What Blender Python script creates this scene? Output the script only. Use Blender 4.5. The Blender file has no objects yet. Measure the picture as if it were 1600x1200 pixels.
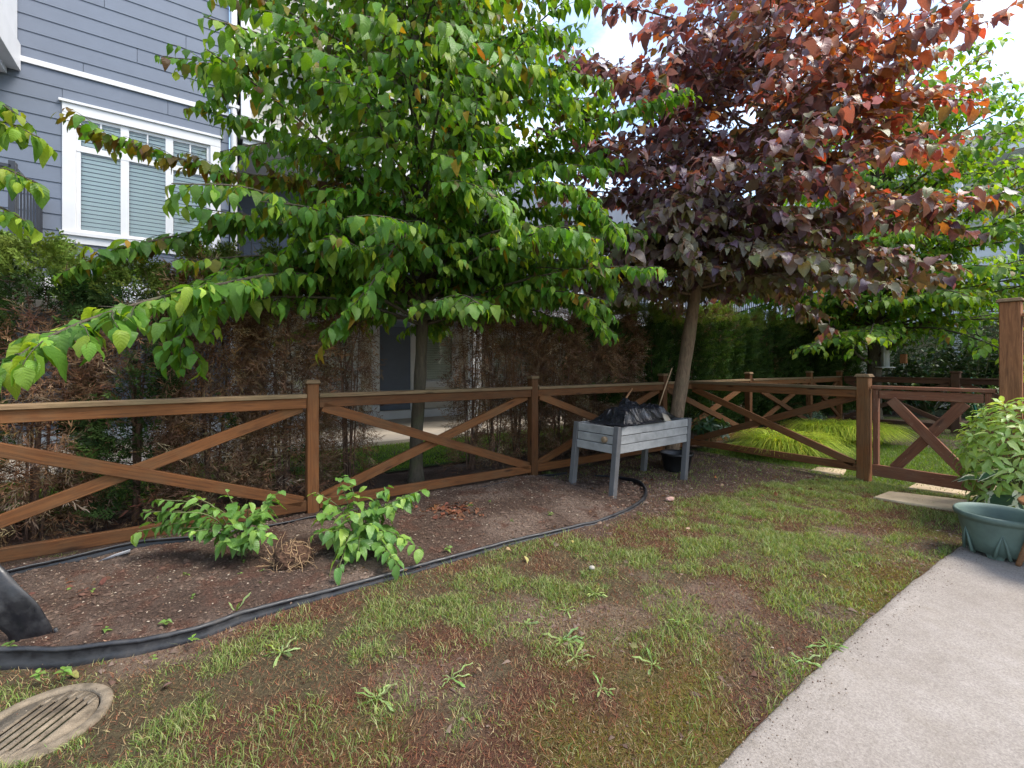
import bpy, bmesh, math, random
import numpy as np
from mathutils import Vector, Matrix, Quaternion

random.seed(7)
rng = np.random.default_rng(7)
scene = bpy.context.scene
COL = scene.collection
R = math.radians

# ---------------------------------------------------------------- camera, sky, sun, exposure
CAM = Vector((-0.842, -4.287, 1.34))
YAW = R(-34.82)
FPX, HOR = 711.0, 570.0                       # focal length and eye level in the photo's pixels
RIGHT = Vector((math.cos(YAW), math.sin(YAW), 0))
FWD = Vector((-math.sin(YAW), math.cos(YAW), 0))
cam_data = bpy.data.cameras.new('camera')
cam_data.lens = 16.0; cam_data.sensor_width = 36.0
cam_data.shift_y = -30.0 / 1600.0
cam_data.clip_start = 0.05; cam_data.clip_end = 2000
cam = bpy.data.objects.new('camera', cam_data); COL.objects.link(cam)
cam.location = CAM; cam.rotation_euler = (R(90), 0, YAW)
scene.camera = cam

SUN_EL, SUN_AZ = R(56), R(-48)                 # azimuth: direction towards the sun, counter-clockwise from +X
SUN_DIR = Vector((math.cos(SUN_EL)*math.cos(SUN_AZ), math.cos(SUN_EL)*math.sin(SUN_AZ), math.sin(SUN_EL)))
sun_data = bpy.data.lights.new('sun', 'SUN')
sun_data.energy = 2.2; sun_data.angle = R(26); sun_data.color = (1.0, 0.94, 0.84)
sun = bpy.data.objects.new('sun', sun_data); COL.objects.link(sun)
sun.rotation_euler = (-SUN_DIR).to_track_quat('-Z', 'Y').to_euler()
sun.location = (0, 0, 20)

world = bpy.data.worlds.new('World'); scene.world = world; world.use_nodes = True
wn, wl = world.node_tree.nodes, world.node_tree.links
wn.clear()
w_out = wn.new('ShaderNodeOutputWorld'); w_bg = wn.new('ShaderNodeBackground')
w_sky = wn.new('ShaderNodeTexSky'); w_sky.sky_type = 'NISHITA'; w_sky.sun_disc = False
w_sky.sun_elevation = SUN_EL; w_sky.sun_rotation = math.pi/2 - SUN_AZ
w_sky.air_density = 1.2; w_sky.dust_density = 1.5
w_tc = wn.new('ShaderNodeTexCoord'); w_map = wn.new('ShaderNodeMapping'); w_map.inputs['Scale'].default_value = (1, 1, 2.4)
w_noise = wn.new('ShaderNodeTexNoise'); w_noise.inputs['Scale'].default_value = 3.2; w_noise.inputs['Detail'].default_value = 7; w_noise.inputs['Roughness'].default_value = .58
w_ramp = wn.new('ShaderNodeValToRGB'); w_ramp.color_ramp.elements[0].position = .47; w_ramp.color_ramp.elements[1].position = .74
w_mix = wn.new('ShaderNodeMixRGB'); w_mix.inputs[2].default_value = (5.6, 6.0, 6.6, 1)      # cloud
wl.new(w_tc.outputs['Generated'], w_map.inputs['Vector']); wl.new(w_map.outputs[0], w_noise.inputs['Vector'])
wl.new(w_noise.outputs['Fac'], w_ramp.inputs[0]); wl.new(w_ramp.outputs[0], w_mix.inputs[0])
wl.new(w_sky.outputs[0], w_mix.inputs[1]); wl.new(w_mix.outputs[0], w_bg.inputs['Color'])
w_bg.inputs['Strength'].default_value = 0.165
wl.new(w_bg.outputs[0], w_out.inputs[0])

vs = scene.view_settings
vs.view_transform = 'Standard'; vs.look = 'None'; vs.exposure = 1.36; vs.gamma = 1.0; vs.use_curve_mapping = False
scene.cycles.max_bounces = 8; scene.cycles.diffuse_bounces = 4; scene.cycles.glossy_bounces = 3
scene.cycles.transmission_bounces = 6; scene.cycles.transparent_max_bounces = 8
scene.cycles.sample_clamp_indirect = 6.0
scene.cycles.use_denoising = True

# ---------------------------------------------------------------- helpers
def D(px, py, depth):
    """photo pixel + distance along the view axis -> world point"""
    return CAM + RIGHT*((px-800)/FPX*depth) + FWD*depth + Vector((0, 0, (HOR-py)/FPX*depth))
def G(px, py, z=0.0):
    return D(px, py, (CAM.z-z)*FPX/(py-HOR))
def project(P):
    P = np.asarray(P) - np.array(CAM)
    d = P @ np.array(FWD)
    dd = np.maximum(d, 1e-3)
    return 800+FPX*(P @ np.array(RIGHT))/dd, HOR-FPX*P[:, 2]/dd, d

def vhash(ix, iy, seed):
    h = (ix.astype(np.int64)*374761393 + iy.astype(np.int64)*668265263 + seed*1274126177) & 0x7fffffff
    h = ((h ^ (h >> 13))*1274126177) & 0x7fffffff
    return ((h ^ (h >> 16)) & 0xffff)/65535.0
def vnoise(x, y, seed=0):
    x = np.asarray(x, float); y = np.asarray(y, float)
    ix, iy = np.floor(x), np.floor(y); fx, fy = x-ix, y-iy
    fx = fx*fx*(3-2*fx); fy = fy*fy*(3-2*fy)
    a, b = vhash(ix, iy, seed), vhash(ix+1, iy, seed)
    c, d = vhash(ix, iy+1, seed), vhash(ix+1, iy+1, seed)
    return a+(b-a)*fx+(c-a)*fy+(a-b-c+d)*fx*fy
def fbm(x, y, seed=0, octs=4):
    s, a, t = 0, 1.0, 0
    for o in range(octs):
        s = s + a*vnoise(np.asarray(x)*2**o, np.asarray(y)*2**o, seed+o*17); t += a; a *= .5
    return s/t
def sstep(a, b, x):
    t = np.clip((x-a)/(b-a), 0, 1); return t*t*(3-2*t)
def nrmz(v):
    return v/np.maximum(np.linalg.norm(v, axis=-1, keepdims=True), 1e-9)

WM = {}
def link(name, data, parent=None, world=None):
    o = bpy.data.objects.new(name, data); COL.objects.link(o)
    return attach(o, parent, world)
def attach(o, parent=None, world=None):
    world = world if world is not None else Matrix.Identity(4)
    if parent is not None:
        o.parent = parent
        o.matrix_basis = WM[parent.name].inverted() @ world
    else:
        o.matrix_basis = world
    WM[o.name] = world
    return o
def tag(o, label=None, cat=None, group=None, kind=None):
    if label: o['label'] = label
    if cat: o['category'] = cat
    if group: o['group'] = group
    if kind: o['kind'] = kind
    return o
def thing(name, loc, label, cat, group=None):
    return tag(link(name, None, None, Matrix.Translation(Vector(loc))), label, cat, group)

def mesh_np(name, V, F, mat=None, cols=None, uvs=None, smooth=False):
    """V (n,3), F (m,k) of one face size, or a list of such arrays"""
    me = bpy.data.meshes.new(name)
    Fs = F if isinstance(F, list) else [F]
    Fs = [f for f in Fs if len(f)]
    V = np.asarray(V, np.float32)
    me.vertices.add(len(V)); me.vertices.foreach_set('co', V.ravel())
    loops = np.concatenate([np.asarray(f, np.int32).ravel() for f in Fs])
    sizes = np.concatenate([np.full(len(f), np.asarray(f).shape[1], np.int32) for f in Fs])
    starts = np.concatenate([[0], np.cumsum(sizes)[:-1]]).astype(np.int32)
    me.loops.add(len(loops)); me.loops.foreach_set('vertex_index', loops)
    me.polygons.add(len(sizes)); me.polygons.foreach_set('loop_start', starts)
    if cols is not None:
        c = np.ones((len(V), 4), np.float32); c[:, :3] = cols
        at = me.color_attributes.new('col', 'FLOAT_COLOR', 'POINT'); at.data.foreach_set('color', c.ravel())
    if uvs is not None:
        l = me.uv_layers.new(name='UVMap'); l.data.foreach_set('uv', np.asarray(uvs, np.float32)[loops].ravel())
    if smooth:
        me.polygons.foreach_set('use_smooth', np.ones(len(sizes), bool))
    me.update(calc_edges=True); me.validate()
    if mat: me.materials.append(mat)
    return me

class MB:
    """collects pieces of one mesh"""
    def __init__(s): s.V = []; s.F4 = []; s.F3 = []; s.C = []; s.n = 0
    def add(s, V, F4=None, F3=None, col=(1, 1, 1)):
        V = np.asarray(V, float)
        if F4 is not None and len(F4): s.F4.append(np.asarray(F4)+s.n)
        if F3 is not None and len(F3): s.F3.append(np.asarray(F3)+s.n)
        s.V.append(V); s.C.append(np.broadcast_to(np.asarray(col, float), (len(V), 3))); s.n += len(V)
    def tube(s, pts, rad, k=6, col=(1, 1, 1), cap=True):
        P = np.asarray([tuple(p) for p in pts], float); n = len(P)
        rad = np.broadcast_to(np.asarray(rad, float), (n,))
        T = np.gradient(P, axis=0); T = nrmz(T)
        u = np.cross(T[0], [0, 0, 1.0]);
        if np.linalg.norm(u) < .1: u = np.cross(T[0], [1.0, 0, 0])
        u /= np.linalg.norm(u)
        a = np.arange(k)/k*2*math.pi
        V = []
        for i in range(n):
            u = u-T[i]*np.dot(u, T[i]); u /= np.linalg.norm(u)+1e-9
            v = np.cross(T[i], u)
            V.append(P[i]+rad[i]*(np.cos(a)[:, None]*u+np.sin(a)[:, None]*v))
        V = np.concatenate(V)
        i, j = np.meshgrid(np.arange(n-1), np.arange(k), indexing='ij'); i = i.ravel(); j = j.ravel(); j2 = (j+1) % k
        F4 = np.stack([i*k+j, i*k+j2, (i+1)*k+j2, (i+1)*k+j], 1)
        F3 = []
        if cap:
            c0, c1 = len(V), len(V)+1
            V = np.concatenate([V, P[:1], P[-1:]])
            F3 = [[c0, (q+1) % k, q] for q in range(k)]+[[c1, (n-1)*k+q, (n-1)*k+(q+1) % k] for q in range(k)]
        s.add(V, F4, F3, col)
    def box(s, c, d, col=(1, 1, 1)):
        c = np.asarray(c, float); d = np.asarray(d, float)/2
        V = np.array([[x, y, z] for x in (-1, 1) for y in (-1, 1) for z in (-1, 1)])*d+c
        s.add(V, [[0, 1, 3, 2], [4, 6, 7, 5], [0, 4, 5, 1], [2, 3, 7, 6], [0, 2, 6, 4], [1, 5, 7, 3]], None, col)
    def mesh(s, name, mat, smooth=False):
        fs = []
        if s.F4: fs.append(np.concatenate(s.F4))
        if s.F3: fs.append(np.concatenate(s.F3))
        return mesh_np(name, np.concatenate(s.V), fs, mat, np.concatenate(s.C), None, smooth)

_boxes = {}
def box_mesh(L, W, T, mat, bevel=.004):
    key = (round(L, 4), round(W, 4), round(T, 4), mat.name, bevel)
    if key in _boxes: return _boxes[key]
    bm = bmesh.new(); bmesh.ops.create_cube(bm, size=1)
    for v in bm.verts: v.co = Vector((v.co.x*L, v.co.y*W, v.co.z*T))
    if bevel: bmesh.ops.bevel(bm, geom=list(bm.edges), offset=bevel, segments=1, affect='EDGES')
    me = bpy.data.meshes.new('board'); bm.to_mesh(me); bm.free(); me.materials.append(mat)
    _boxes[key] = me
    return me
def basis(x, z=None, o=(0, 0, 0)):
    """matrix whose local X runs along x and local Z near z"""
    x = Vector(x).normalized(); z = Vector(z if z is not None else (0, 0, 1))
    y = z.cross(x)
    if y.length < 1e-4: y = Vector((0, 1, 0)).cross(x)
    y.normalize(); z = x.cross(y)
    m = Matrix((x, y, z)).transposed().to_4x4(); m.translation = Vector(o)
    return m
def board(name, a, b, W, T, mat, parent, up=(0, 0, 1), bevel=.004):
    """a board from a to b; W across (local Y), T along 'up' (local Z)"""
    a, b = Vector(a), Vector(b)
    return link(name, box_mesh((b-a).length, W, T, mat, bevel), parent, basis(b-a, up, (a+b)/2))
def blk(name, lo, hi, mat, parent, bevel=.003):
    lo, hi = Vector(lo), Vector(hi); d = hi-lo
    return link(name, box_mesh(d.x, d.y, d.z, mat, bevel), parent, Matrix.Translation((lo+hi)/2))

# ---------------------------------------------------------------- materials
MATS = {}
class NT:
    def __init__(s, name):
        s.m = bpy.data.materials.new(name); s.m.use_nodes = True
        s.n, s.l = s.m.node_tree.nodes, s.m.node_tree.links; s.n.clear()
        s.out = s.n.new('ShaderNodeOutputMaterial'); MATS[name] = s.m
    def node(s, t, **kw):
        nd = s.n.new(t)
        for k, v in kw.items():
            if k in nd.inputs: nd.inputs[k].default_value = v
            else: setattr(nd, k, v)
        return nd
    def con(s, a, b): s.l.new(a, b)
    def bsdf(s, **kw):
        b = s.node('ShaderNodeBsdfPrincipled')
        for k, v in kw.items(): b.inputs[k].default_value = v
        s.con(b.outputs[0], s.out.inputs[0]); return b
    def coords(s, kind='Object', scale=(1, 1, 1), rnd=True):
        tc = s.node('ShaderNodeTexCoord'); mp = s.node('ShaderNodeMapping'); mp.inputs['Scale'].default_value = scale
        if rnd:
            oi = s.node('ShaderNodeObjectInfo'); vm = s.node('ShaderNodeVectorMath', operation='MULTIPLY_ADD')
            cb = s.node('ShaderNodeCombineXYZ')
            for k in range(3): s.con(oi.outputs['Random'], cb.inputs[k])
            s.con(cb.outputs[0], vm.inputs[0]); vm.inputs[1].default_value = (37.1, 53.7, 71.3); s.con(tc.outputs[kind], vm.inputs[2])
            s.con(vm.outputs[0], mp.inputs['Vector'])
        else: s.con(tc.outputs[kind], mp.inputs['Vector'])
        return mp.outputs[0]
    def noise(s, vec, scale, detail=5, rough=.6, dist=0):
        n = s.node('ShaderNodeTexNoise'); n.inputs['Scale'].default_value = scale; n.inputs['Detail'].default_value = detail
        n.inputs['Roughness'].default_value = rough; n.inputs['Distortion'].default_value = dist
        s.con(vec, n.inputs['Vector']); return n.outputs['Fac']
    def ramp(s, fac, stops):
        r = s.node('ShaderNodeValToRGB'); e = r.color_ramp.elements
        while len(e) < len(stops): e.new(.5)
        for q, (p, c) in zip(e, stops):
            q.position = p; q.color = (*c, 1) if len(c) == 3 else c
        s.con(fac, r.inputs[0]); return r.outputs[0]
    def mix(s, fac, a, b, mode='MIX'):
        m = s.node('ShaderNodeMixRGB', blend_type=mode)
        for i, v in ((0, fac), (1, a), (2, b)):
            if hasattr(v, 'is_linked'): s.con(v, m.inputs[i])
            elif isinstance(v, (int, float)): m.inputs[i].default_value = v
            else: m.inputs[i].default_value = (*v, 1)
        return m.outputs[0]
    def bump(s, h, strength, dist=.01):
        b = s.node('ShaderNodeBump'); b.inputs['Strength'].default_value = strength; b.inputs['Distance'].default_value = dist
        s.con(h, b.inputs['Height']); return b.outputs[0]
    def attr(s, name='col'):
        return s.node('ShaderNodeAttribute', attribute_name=name).outputs['Color']

def m_wood(name, dark, light, weather=(.16, .13, .09), wamt=.35, rough=.75, fleck=None):
    t = NT(name); v = t.coords('Object', (1.6, 26, 26)); v2 = t.coords('Object', (1, 1, 1))
    g = t.noise(v, 2.2, 6, .65, 1.2); big = t.noise(v2, 3.5, 4, .6)
    c = t.ramp(g, [(.28, dark), (.72, light)])
    c = t.mix(t.ramp(big, [(.45, (0, 0, 0)), (.75, (wamt,)*3)]), c, weather)
    vk = t.coords('Object', (2.2, 9, 9)); vo = t.node('ShaderNodeTexVoronoi'); vo.inputs['Scale'].default_value = 1.0; t.con(vk, vo.inputs['Vector'])
    c = t.mix(t.ramp(vo.outputs['Distance'], [(.06, (.85,)*3), (.17, (0, 0, 0))]), c, tuple(q*.35 for q in dark))
    oi = t.node('ShaderNodeObjectInfo'); hs = t.node('ShaderNodeHueSaturation')
    mr = t.node('ShaderNodeMapRange'); mr.inputs['To Min'].default_value = .68; mr.inputs['To Max'].default_value = 1.28
    t.con(oi.outputs['Random'], mr.inputs['Value']); t.con(mr.outputs[0], hs.inputs['Value']); t.con(c, hs.inputs['Color']); c = hs.outputs[0]
    if fleck:
        vf = t.coords('Object', (9, 60, 60)); fl = t.noise(vf, 1.4, 4, .7)
        c = t.mix(t.ramp(fl, [(.62, (0, 0, 0)), (.68, (.8,)*3)]), c, fleck)
    b = t.bsdf(Roughness=rough); t.con(c, b.inputs['Base Color']); b.inputs['Specular IOR Level'].default_value = .25
    t.con(t.bump(g, .35, .004), b.inputs['Normal']); return t.m
WOOD = m_wood('stained_cedar', (.066, .025, .009), (.18, .068, .02), (.125, .082, .04), .45)
WOODR = m_wood('red_stained_cedar', (.1, .036, .02), (.21, .082, .04), fleck=(.3, .2, .13))
WOODG = m_wood('dark_red_cedar', (.12, .045, .018), (.34, .145, .06), wamt=.15)
WEATH = m_wood('weathered_cap_wood', (.1, .06, .032), (.25, .165, .09), (.12, .11, .055), .5, .9)
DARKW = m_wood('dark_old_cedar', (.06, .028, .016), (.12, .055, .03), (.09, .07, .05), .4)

def m_plain(name, col, rough=.6, nscale=8, var=.12, bump=.1, spec=.5, bdist=.003):
    t = NT(name); v = t.coords('Object'); n = t.noise(v, nscale, 6, .6)
    lo = tuple(max(0, c*(1-var)) for c in col); hi = tuple(min(1, c*(1+var)) for c in col)
    b = t.bsdf(Roughness=rough); b.inputs['Specular IOR Level'].default_value = spec
    t.con(t.ramp(n, [(.3, lo), (.7, hi)]), b.inputs['Base Color'])
    n2 = t.noise(v, nscale*9, 4, .6)
    t.con(t.bump(n2, bump, bdist), b.inputs['Normal']); return t.m
SIDING = m_plain('slate_blue_siding', (.118, .14, .185), .6, 3, .07, .06)
SIDING2 = m_plain('grey_siding', (.2, .2, .22), .6, 3, .08, .06)
WHITE = m_plain('white_trim_paint', (.6, .6, .61), .5, 4, .05, .04)
CREAM = m_plain('cream_shingle_paint', (.37, .36, .31), .7, 12, .08, .2)
CREAMW = m_plain('cream_siding', (.55, .5, .43), .65, 3, .05, .05)
SOFFIT = m_plain('white_soffit', (.66, .66, .68), .6, 4, .04, .03)
BLACKM = m_plain('black_rail_metal', (.02, .021, .027), .4, 6, .1, .03)
ROOFM = m_plain('dark_asphalt_roof', (.06, .06, .07), .95, 40, .35, .5)
GREYBD = m_plain('grey_composite_board', (.27, .262, .25), .75, 7, .3, .25)
GREYLEG = m_plain('charcoal_post', (.105, .1, .098), .65, 8, .15, .12)
def m_edging():
    t = NT('black_plastic_edging'); v = t.coords('Object', (1, 1, 1), False); n = t.noise(v, 11, 7, .7); n2 = t.noise(v, 45, 4, .6)
    c = t.ramp(n, [(.42, (.012, .012, .015)), (.62, (.03, .029, .03)), (.8, (.1, .08, .065))]); b = t.bsdf(Roughness=.45); t.con(c, b.inputs['Base Color'])
    t.con(t.ramp(n, [(.4, (.35,)*3), (.7, (.8,)*3)]), b.inputs['Roughness']); t.con(t.bump(n2, .2, .004), b.inputs['Normal']); return t.m
BLACKPL = m_edging()
BLACKPOT = m_plain('black_nursery_pot', (.012, .012, .013), .45, 10, .3, .1)
STONE = m_plain('sandstone_paver', (.4, .31, .2), .9, 7, .22, .35)
PINKST = m_plain('pink_stone', (.42, .25, .2), .9, 20, .2, .4)
PATHC = m_plain('warm_concrete', (.42, .36, .29), .9, 4, .12, .2)
RUBBER = m_plain('green_hose_plastic', (.0, .14, .08), .4, 9, .1, .02)
TEAK = m_wood('oiled_teak', (.16, .07, .03), (.34, .17, .08), wamt=.1, rough=.5)
BARK1 = None
def m_bark(name, a, b, moss):
    t = NT(name); v = t.coords('Object', (7, 7, 1.6), False); n = t.noise(v, 5, 8, .7, .6); v2 = t.coords('Object', (1, 1, 1), False); n2 = t.noise(v2, 7, 4, .6)
    c = t.ramp(n, [(.3, a), (.7, b)]); c = t.mix(t.ramp(n2, [(.5, (0, 0, 0)), (.72, (.7,)*3)]), c, moss)
    s = t.bsdf(Roughness=.9); t.con(c, s.inputs['Base Color']); t.con(t.bump(n, .9, .02), s.inputs['Normal']); return t.m
BARK1 = m_bark('smooth_grey_bark', (.04, .031, .02), (.11, .086, .055), (.07, .075, .03))
BARK2 = m_bark('rough_brown_bark', (.07, .043, .026), (.27, .175, .105), (.15, .115, .065))
TWIG = m_bark('dead_twig_bark', (.07, .035, .022), (.17, .1, .065), (.1, .06, .04))

def m_leaf(name, trans_tint, trans=.45, rough=.42, spec=.5, vein=.25, veins=True, margin=None):
    t = NT(name); col = t.attr('col')
    uv = t.node('ShaderNodeTexCoord').outputs['UV']
    normal = None
    if veins:
        sp = t.node('ShaderNodeSeparateXYZ'); t.con(uv, sp.inputs[0])
        ab = t.node('ShaderNodeMath', operation='ABSOLUTE'); sb = t.node('ShaderNodeMath', operation='SUBTRACT'); sb.inputs[1].default_value = .5
        t.con(sp.outputs[0], sb.inputs[0]); t.con(sb.outputs[0], ab.inputs[0])          # |u|, 0 at the midrib
        m1 = t.node('ShaderNodeMath', operation='MULTIPLY'); m1.inputs[1].default_value = -.55; t.con(ab.outputs[0], m1.inputs[0])
        ad = t.node('ShaderNodeMath', operation='ADD'); t.con(m1.outputs[0], ad.inputs[0]); t.con(sp.outputs[1], ad.inputs[1])
        m2 = t.node('ShaderNodeMath', operation='MULTIPLY'); m2.inputs[1].default_value = 7.0; t.con(ad.outputs[0], m2.inputs[0])
        fr = t.node('ShaderNodeMath', operation='PINGPONG'); fr.inputs[1].default_value = .5; t.con(m2.outputs[0], fr.inputs[0])
        h = t.node('ShaderNodeMath', operation='POWER'); h.inputs[1].default_value = .6; t.con(fr.outputs[0], h.inputs[0])
        rib = t.ramp(ab.outputs[0], [(.0, (1, 1, 1)), (.035, (0, 0, 0))])
        vl = t.ramp(fr.outputs[0], [(.0, (1, 1, 1)), (.09, (0, 0, 0))])
        vv = t.mix(1.0, rib, vl, 'LIGHTEN')
        light = t.mix(.5, col, (1, 1, .6), 'SOFT_LIGHT')
        fac = t.node('ShaderNodeMath', operation='MULTIPLY'); fac.inputs[1].default_value = vein; t.con(vv, fac.inputs[0])
        col = t.mix(fac.outputs[0], col, light)
        if margin:
            nz = t.noise(t.coords('Object', (1, 1, 1)), 14, 3, .6)
            mm = t.node('ShaderNodeMath', operation='MULTIPLY_ADD'); mm.inputs[1].default_value = .22; t.con(nz, mm.inputs[0]); t.con(ab.outputs[0], mm.inputs[2])
            col = t.mix(t.ramp(mm.outputs[0], [(.44, (0, 0, 0)), (.47, (1, 1, 1))]), col, margin)
        normal = t.bump(h.outputs[0], .55, .004)
    n = t.noise(t.coords('Object', (1, 1, 1), False), 30, 3, .6)
    col = t.mix(1.0, col, t.ramp(n, [(.25, (.78, .78, .78)), (.75, (1.18, 1.18, 1.18))]), 'MULTIPLY')
    b = t.node('ShaderNodeBsdfPrincipled'); b.inputs['Roughness'].default_value = rough; b.inputs['Specular IOR Level'].default_value = spec
    t.con(col, b.inputs['Base Color'])
    tr = t.node('ShaderNodeBsdfTranslucent'); t.con(t.mix(1.0, col, trans_tint, 'MULTIPLY'), tr.inputs['Color'])
    if normal is not None: t.con(normal, b.inputs['Normal'])
    mx = t.node('ShaderNodeMixShader'); mx.inputs[0].default_value = trans
    t.con(b.outputs[0], mx.inputs[1]); t.con(tr.outputs[0], mx.inputs[2]); t.con(mx.outputs[0], t.out.inputs[0]); return t.m
LEAFG = m_leaf('green_leaf', (1.9, 1.8, .42), .42, .45, .3)
LEAFP = m_leaf('purple_leaf', (2.0, 1.05, .75), .26, .38, .5, .2)
LEAFS = m_leaf('shrub_leaf', (1.6, 1.6, .5), .35, .4, .5)
LEAFL = m_leaf('glossy_leaf', (1.6, 1.6, .4), .3, .28, .55, .2)
LEAFH = m_leaf('variegated_leaf', (1.4, 1.4, .8), .3, .4, .5, .15, True, (.72, .7, .5))
NEEDLE = m_leaf('cedar_frond', (1.4, 1.4, .5), .2, .7, .2, 0, False)
DEADF = m_leaf('dead_cedar_frond', (1.2, 1.0, .8), .15, .85, .1, 0, False)
GRASSM = m_leaf('grass_blade', (1.5, 1.5, .5), .4, .5, .3, 0, False)
DRYL = m_leaf('dry_leaf', (1.3, 1.1, .8), .2, .8, .15, .1)

def m_attr(name, rough=.95, nscale=60, bump=1.0, bdist=.03, var=(.45, 1.55), spec=.2):
    t = NT(name); col = t.attr('col'); v = t.coords('Object', (1, 1, 1), False)
    n = t.noise(v, nscale, 8, .7); n2 = t.noise(v, nscale*3.3, 5, .7)
    c = t.mix(1.0, col, t.ramp(n, [(.3, (var[0],)*3), (.7, (var[1],)*3)]), 'MULTIPLY')
    c = t.mix(t.ramp(n2, [(.70, (0, 0, 0)), (.76, (.5,)*3)]), c, (.33, .25, .18))
    b = t.bsdf(Roughness=rough); b.inputs['Specular IOR Level'].default_value = spec; t.con(c, b.inputs['Base Color'])
    t.con(t.bump(n, bump, bdist), b.inputs['Normal']); return t.m
SOIL = m_attr('garden_soil')
CHIP = m_attr('wood_chips', .9, 90, .2, .002, (.85, 1.15))

def m_concrete():
    t = NT('broom_finished_concrete'); v = t.coords('Object', (1, 1, 1), False)
    big = t.noise(v, 1.6, 5, .6); mid = t.noise(v, 12, 5, .65); fine = t.noise(v, 130, 5, .8); pit = t.noise(v, 60, 4, .75)
    c = t.ramp(big, [(.3, (.215, .186, .16)), (.7, (.285, .255, .228))])
    c = t.mix(1.0, c, t.ramp(mid, [(.3, (.9, .89, .87)), (.7, (1.07, 1.07, 1.08))]), 'MULTIPLY')
    c = t.mix(1.0, c, t.ramp(fine, [(.34, (.62, .60, .585)), (.66, (1.28, 1.28, 1.28))]), 'MULTIPLY')
    c = t.mix(t.ramp(pit, [(.30, (.75,)*3), (.35, (0, 0, 0))]), c, (.13, .1, .08))
    stain = t.noise(v, 3.1, 6, .7, 1.0); c = t.mix(t.ramp(stain, [(.5, (0, 0, 0)), (.72, (.35,)*3)]), c, (.2, .165, .125))
    b = t.bsdf(Roughness=.85); t.con(c, b.inputs['Base Color']); t.con(t.bump(fine, .5, .003), b.inputs['Normal']); return t.m
CONC = m_concrete()
def m_glass():
    t = NT('window_glass'); b = t.bsdf(Roughness=.04); b.inputs['Base Color'].default_value = (.75, .85, .82, 1)
    b.inputs['Transmission Weight'].default_value = .0
    tr = t.node('ShaderNodeBsdfTransparent'); tr.inputs[0].default_value = (.95, .98, .97, 1)
    gl = t.node('ShaderNodeBsdfGlossy'); gl.inputs['Roughness'].default_value = .02
    mx = t.node('ShaderNodeMixShader'); fz = t.node('ShaderNodeFresnel'); fz.inputs[0].default_value = 1.5
    t.con(fz.outputs[0], mx.inputs[0]); t.con(tr.outputs[0], mx.inputs[1]); t.con(gl.outputs[0], mx.inputs[2]); t.con(mx.outputs[0], t.out.inputs[0]); return t.m
GLASS = m_glass()
BLIND = m_plain('white_blind', (.95, .94, .9), .5, 5, .03, .02)
ROOM = m_plain('dim_room', (.12, .13, .13), .9, 2, .2, .0)
# ================================================================ the ground
def interp_path(pts, n, closed=False):
    P = np.array([tuple(p) for p in pts], float)
    # Catmull-Rom
    Q = np.concatenate([[2*P[0]-P[1]], P, [2*P[-1]-P[-2]]])
    out = []
    segs = len(P)-1
    for t in np.linspace(0, segs-1e-6, n):
        i = int(t); f = t-i
        a, b, c, d = Q[i], Q[i+1], Q[i+2], Q[i+3]
        out.append(.5*((2*b)+(c-a)*f+(2*a-5*b+4*c-d)*f*f+(3*b-a-3*c+d)*f**3))
    return np.array(out)
EDGE_PX = [(-260, 1020), (-90, 1046), (0, 1043), (100, 1040), (200, 1024), (300, 1000), (400, 965), (550, 922), (690, 882), (800, 850), (900, 826), (960, 808), (1000, 788), (1010, 771), (998, 758), (968, 749), (930, 744)]
EDGE = interp_path([G(*p) for p in EDGE_PX], 220)
# outline of the planting bed: along the edging, then back along the fence foot
def in_poly(x, y, poly):
    inside = np.zeros(x.shape, bool); n = len(poly)
    for i in range(n):
        x1, y1 = poly[i][:2]; x2, y2 = poly[(i+1) % n][:2]
        c = ((y1 > y) != (y2 > y))
        if y1 != y2: inside ^= c & (x < (x2-x1)*(y-y1)/(y2-y1)+x1)
    return inside
BED = [tuple(p[:2]) for p in EDGE[:195]]+[(2.3, -.02), (-6, -.02), (-6, EDGE[0][1])]
PATIO_Y = -3.44            # lawn-side edge of the concrete
def patio_edge(x): return -3.425+.03*np.sin((x-.9)*1.05)
PATIO_X = 3.9             # far end of the slab
GATE_X = 5.478

def lawn_masks(x, y):
    """bare earth, dark thatch, moss (0..1) of the worn lawn"""
    bare = sstep(.55, .72, fbm(x*1.15+3.1, y*1.5+9.2, 11, 4))
    thatch = sstep(.46, .64, fbm(x*2.2+1.7, y*2.2+4.3, 5, 4))
    near = sstep(-2.2, -3.4, y)
    # worn corner towards the slab in front
    worn = sstep(1.15, .25, np.hypot((x-.1)/1.35, (y+3.05)/.8))
    wornb = sstep(1.1, .3, np.hypot((x-.95)/.8, (y+2.45)/.5))
    edge = sstep(.5, .05, y-patio_edge(x))*(x < PATIO_X+.2)
    moss = np.clip(sstep(.4, .6, fbm(x*2.0+7, y*2.0+2, 23, 4))*np.clip(edge*1.3+worn*.5, 0, 1), 0, 1)
    bare = np.clip(bare*.8+wornb*.8*sstep(.35, .6, fbm(x*3, y*3, 41, 3))+edge*.35, 0, 1)
    thatch = np.clip(thatch*.8+worn*.95*sstep(.3, .6, fbm(x*4, y*4, 43, 3)), 0, 1)
    return bare, thatch, moss
DIRT = [tuple(G(*p))[:2] for p in [(930, 835), (1000, 808), (1060, 790), (1120, 772), (1200, 757), (1275, 748), (1335, 752)]]+[(GATE_X+.1, -1.9), (GATE_X+.1, .1), (1.0, .1)]
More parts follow.
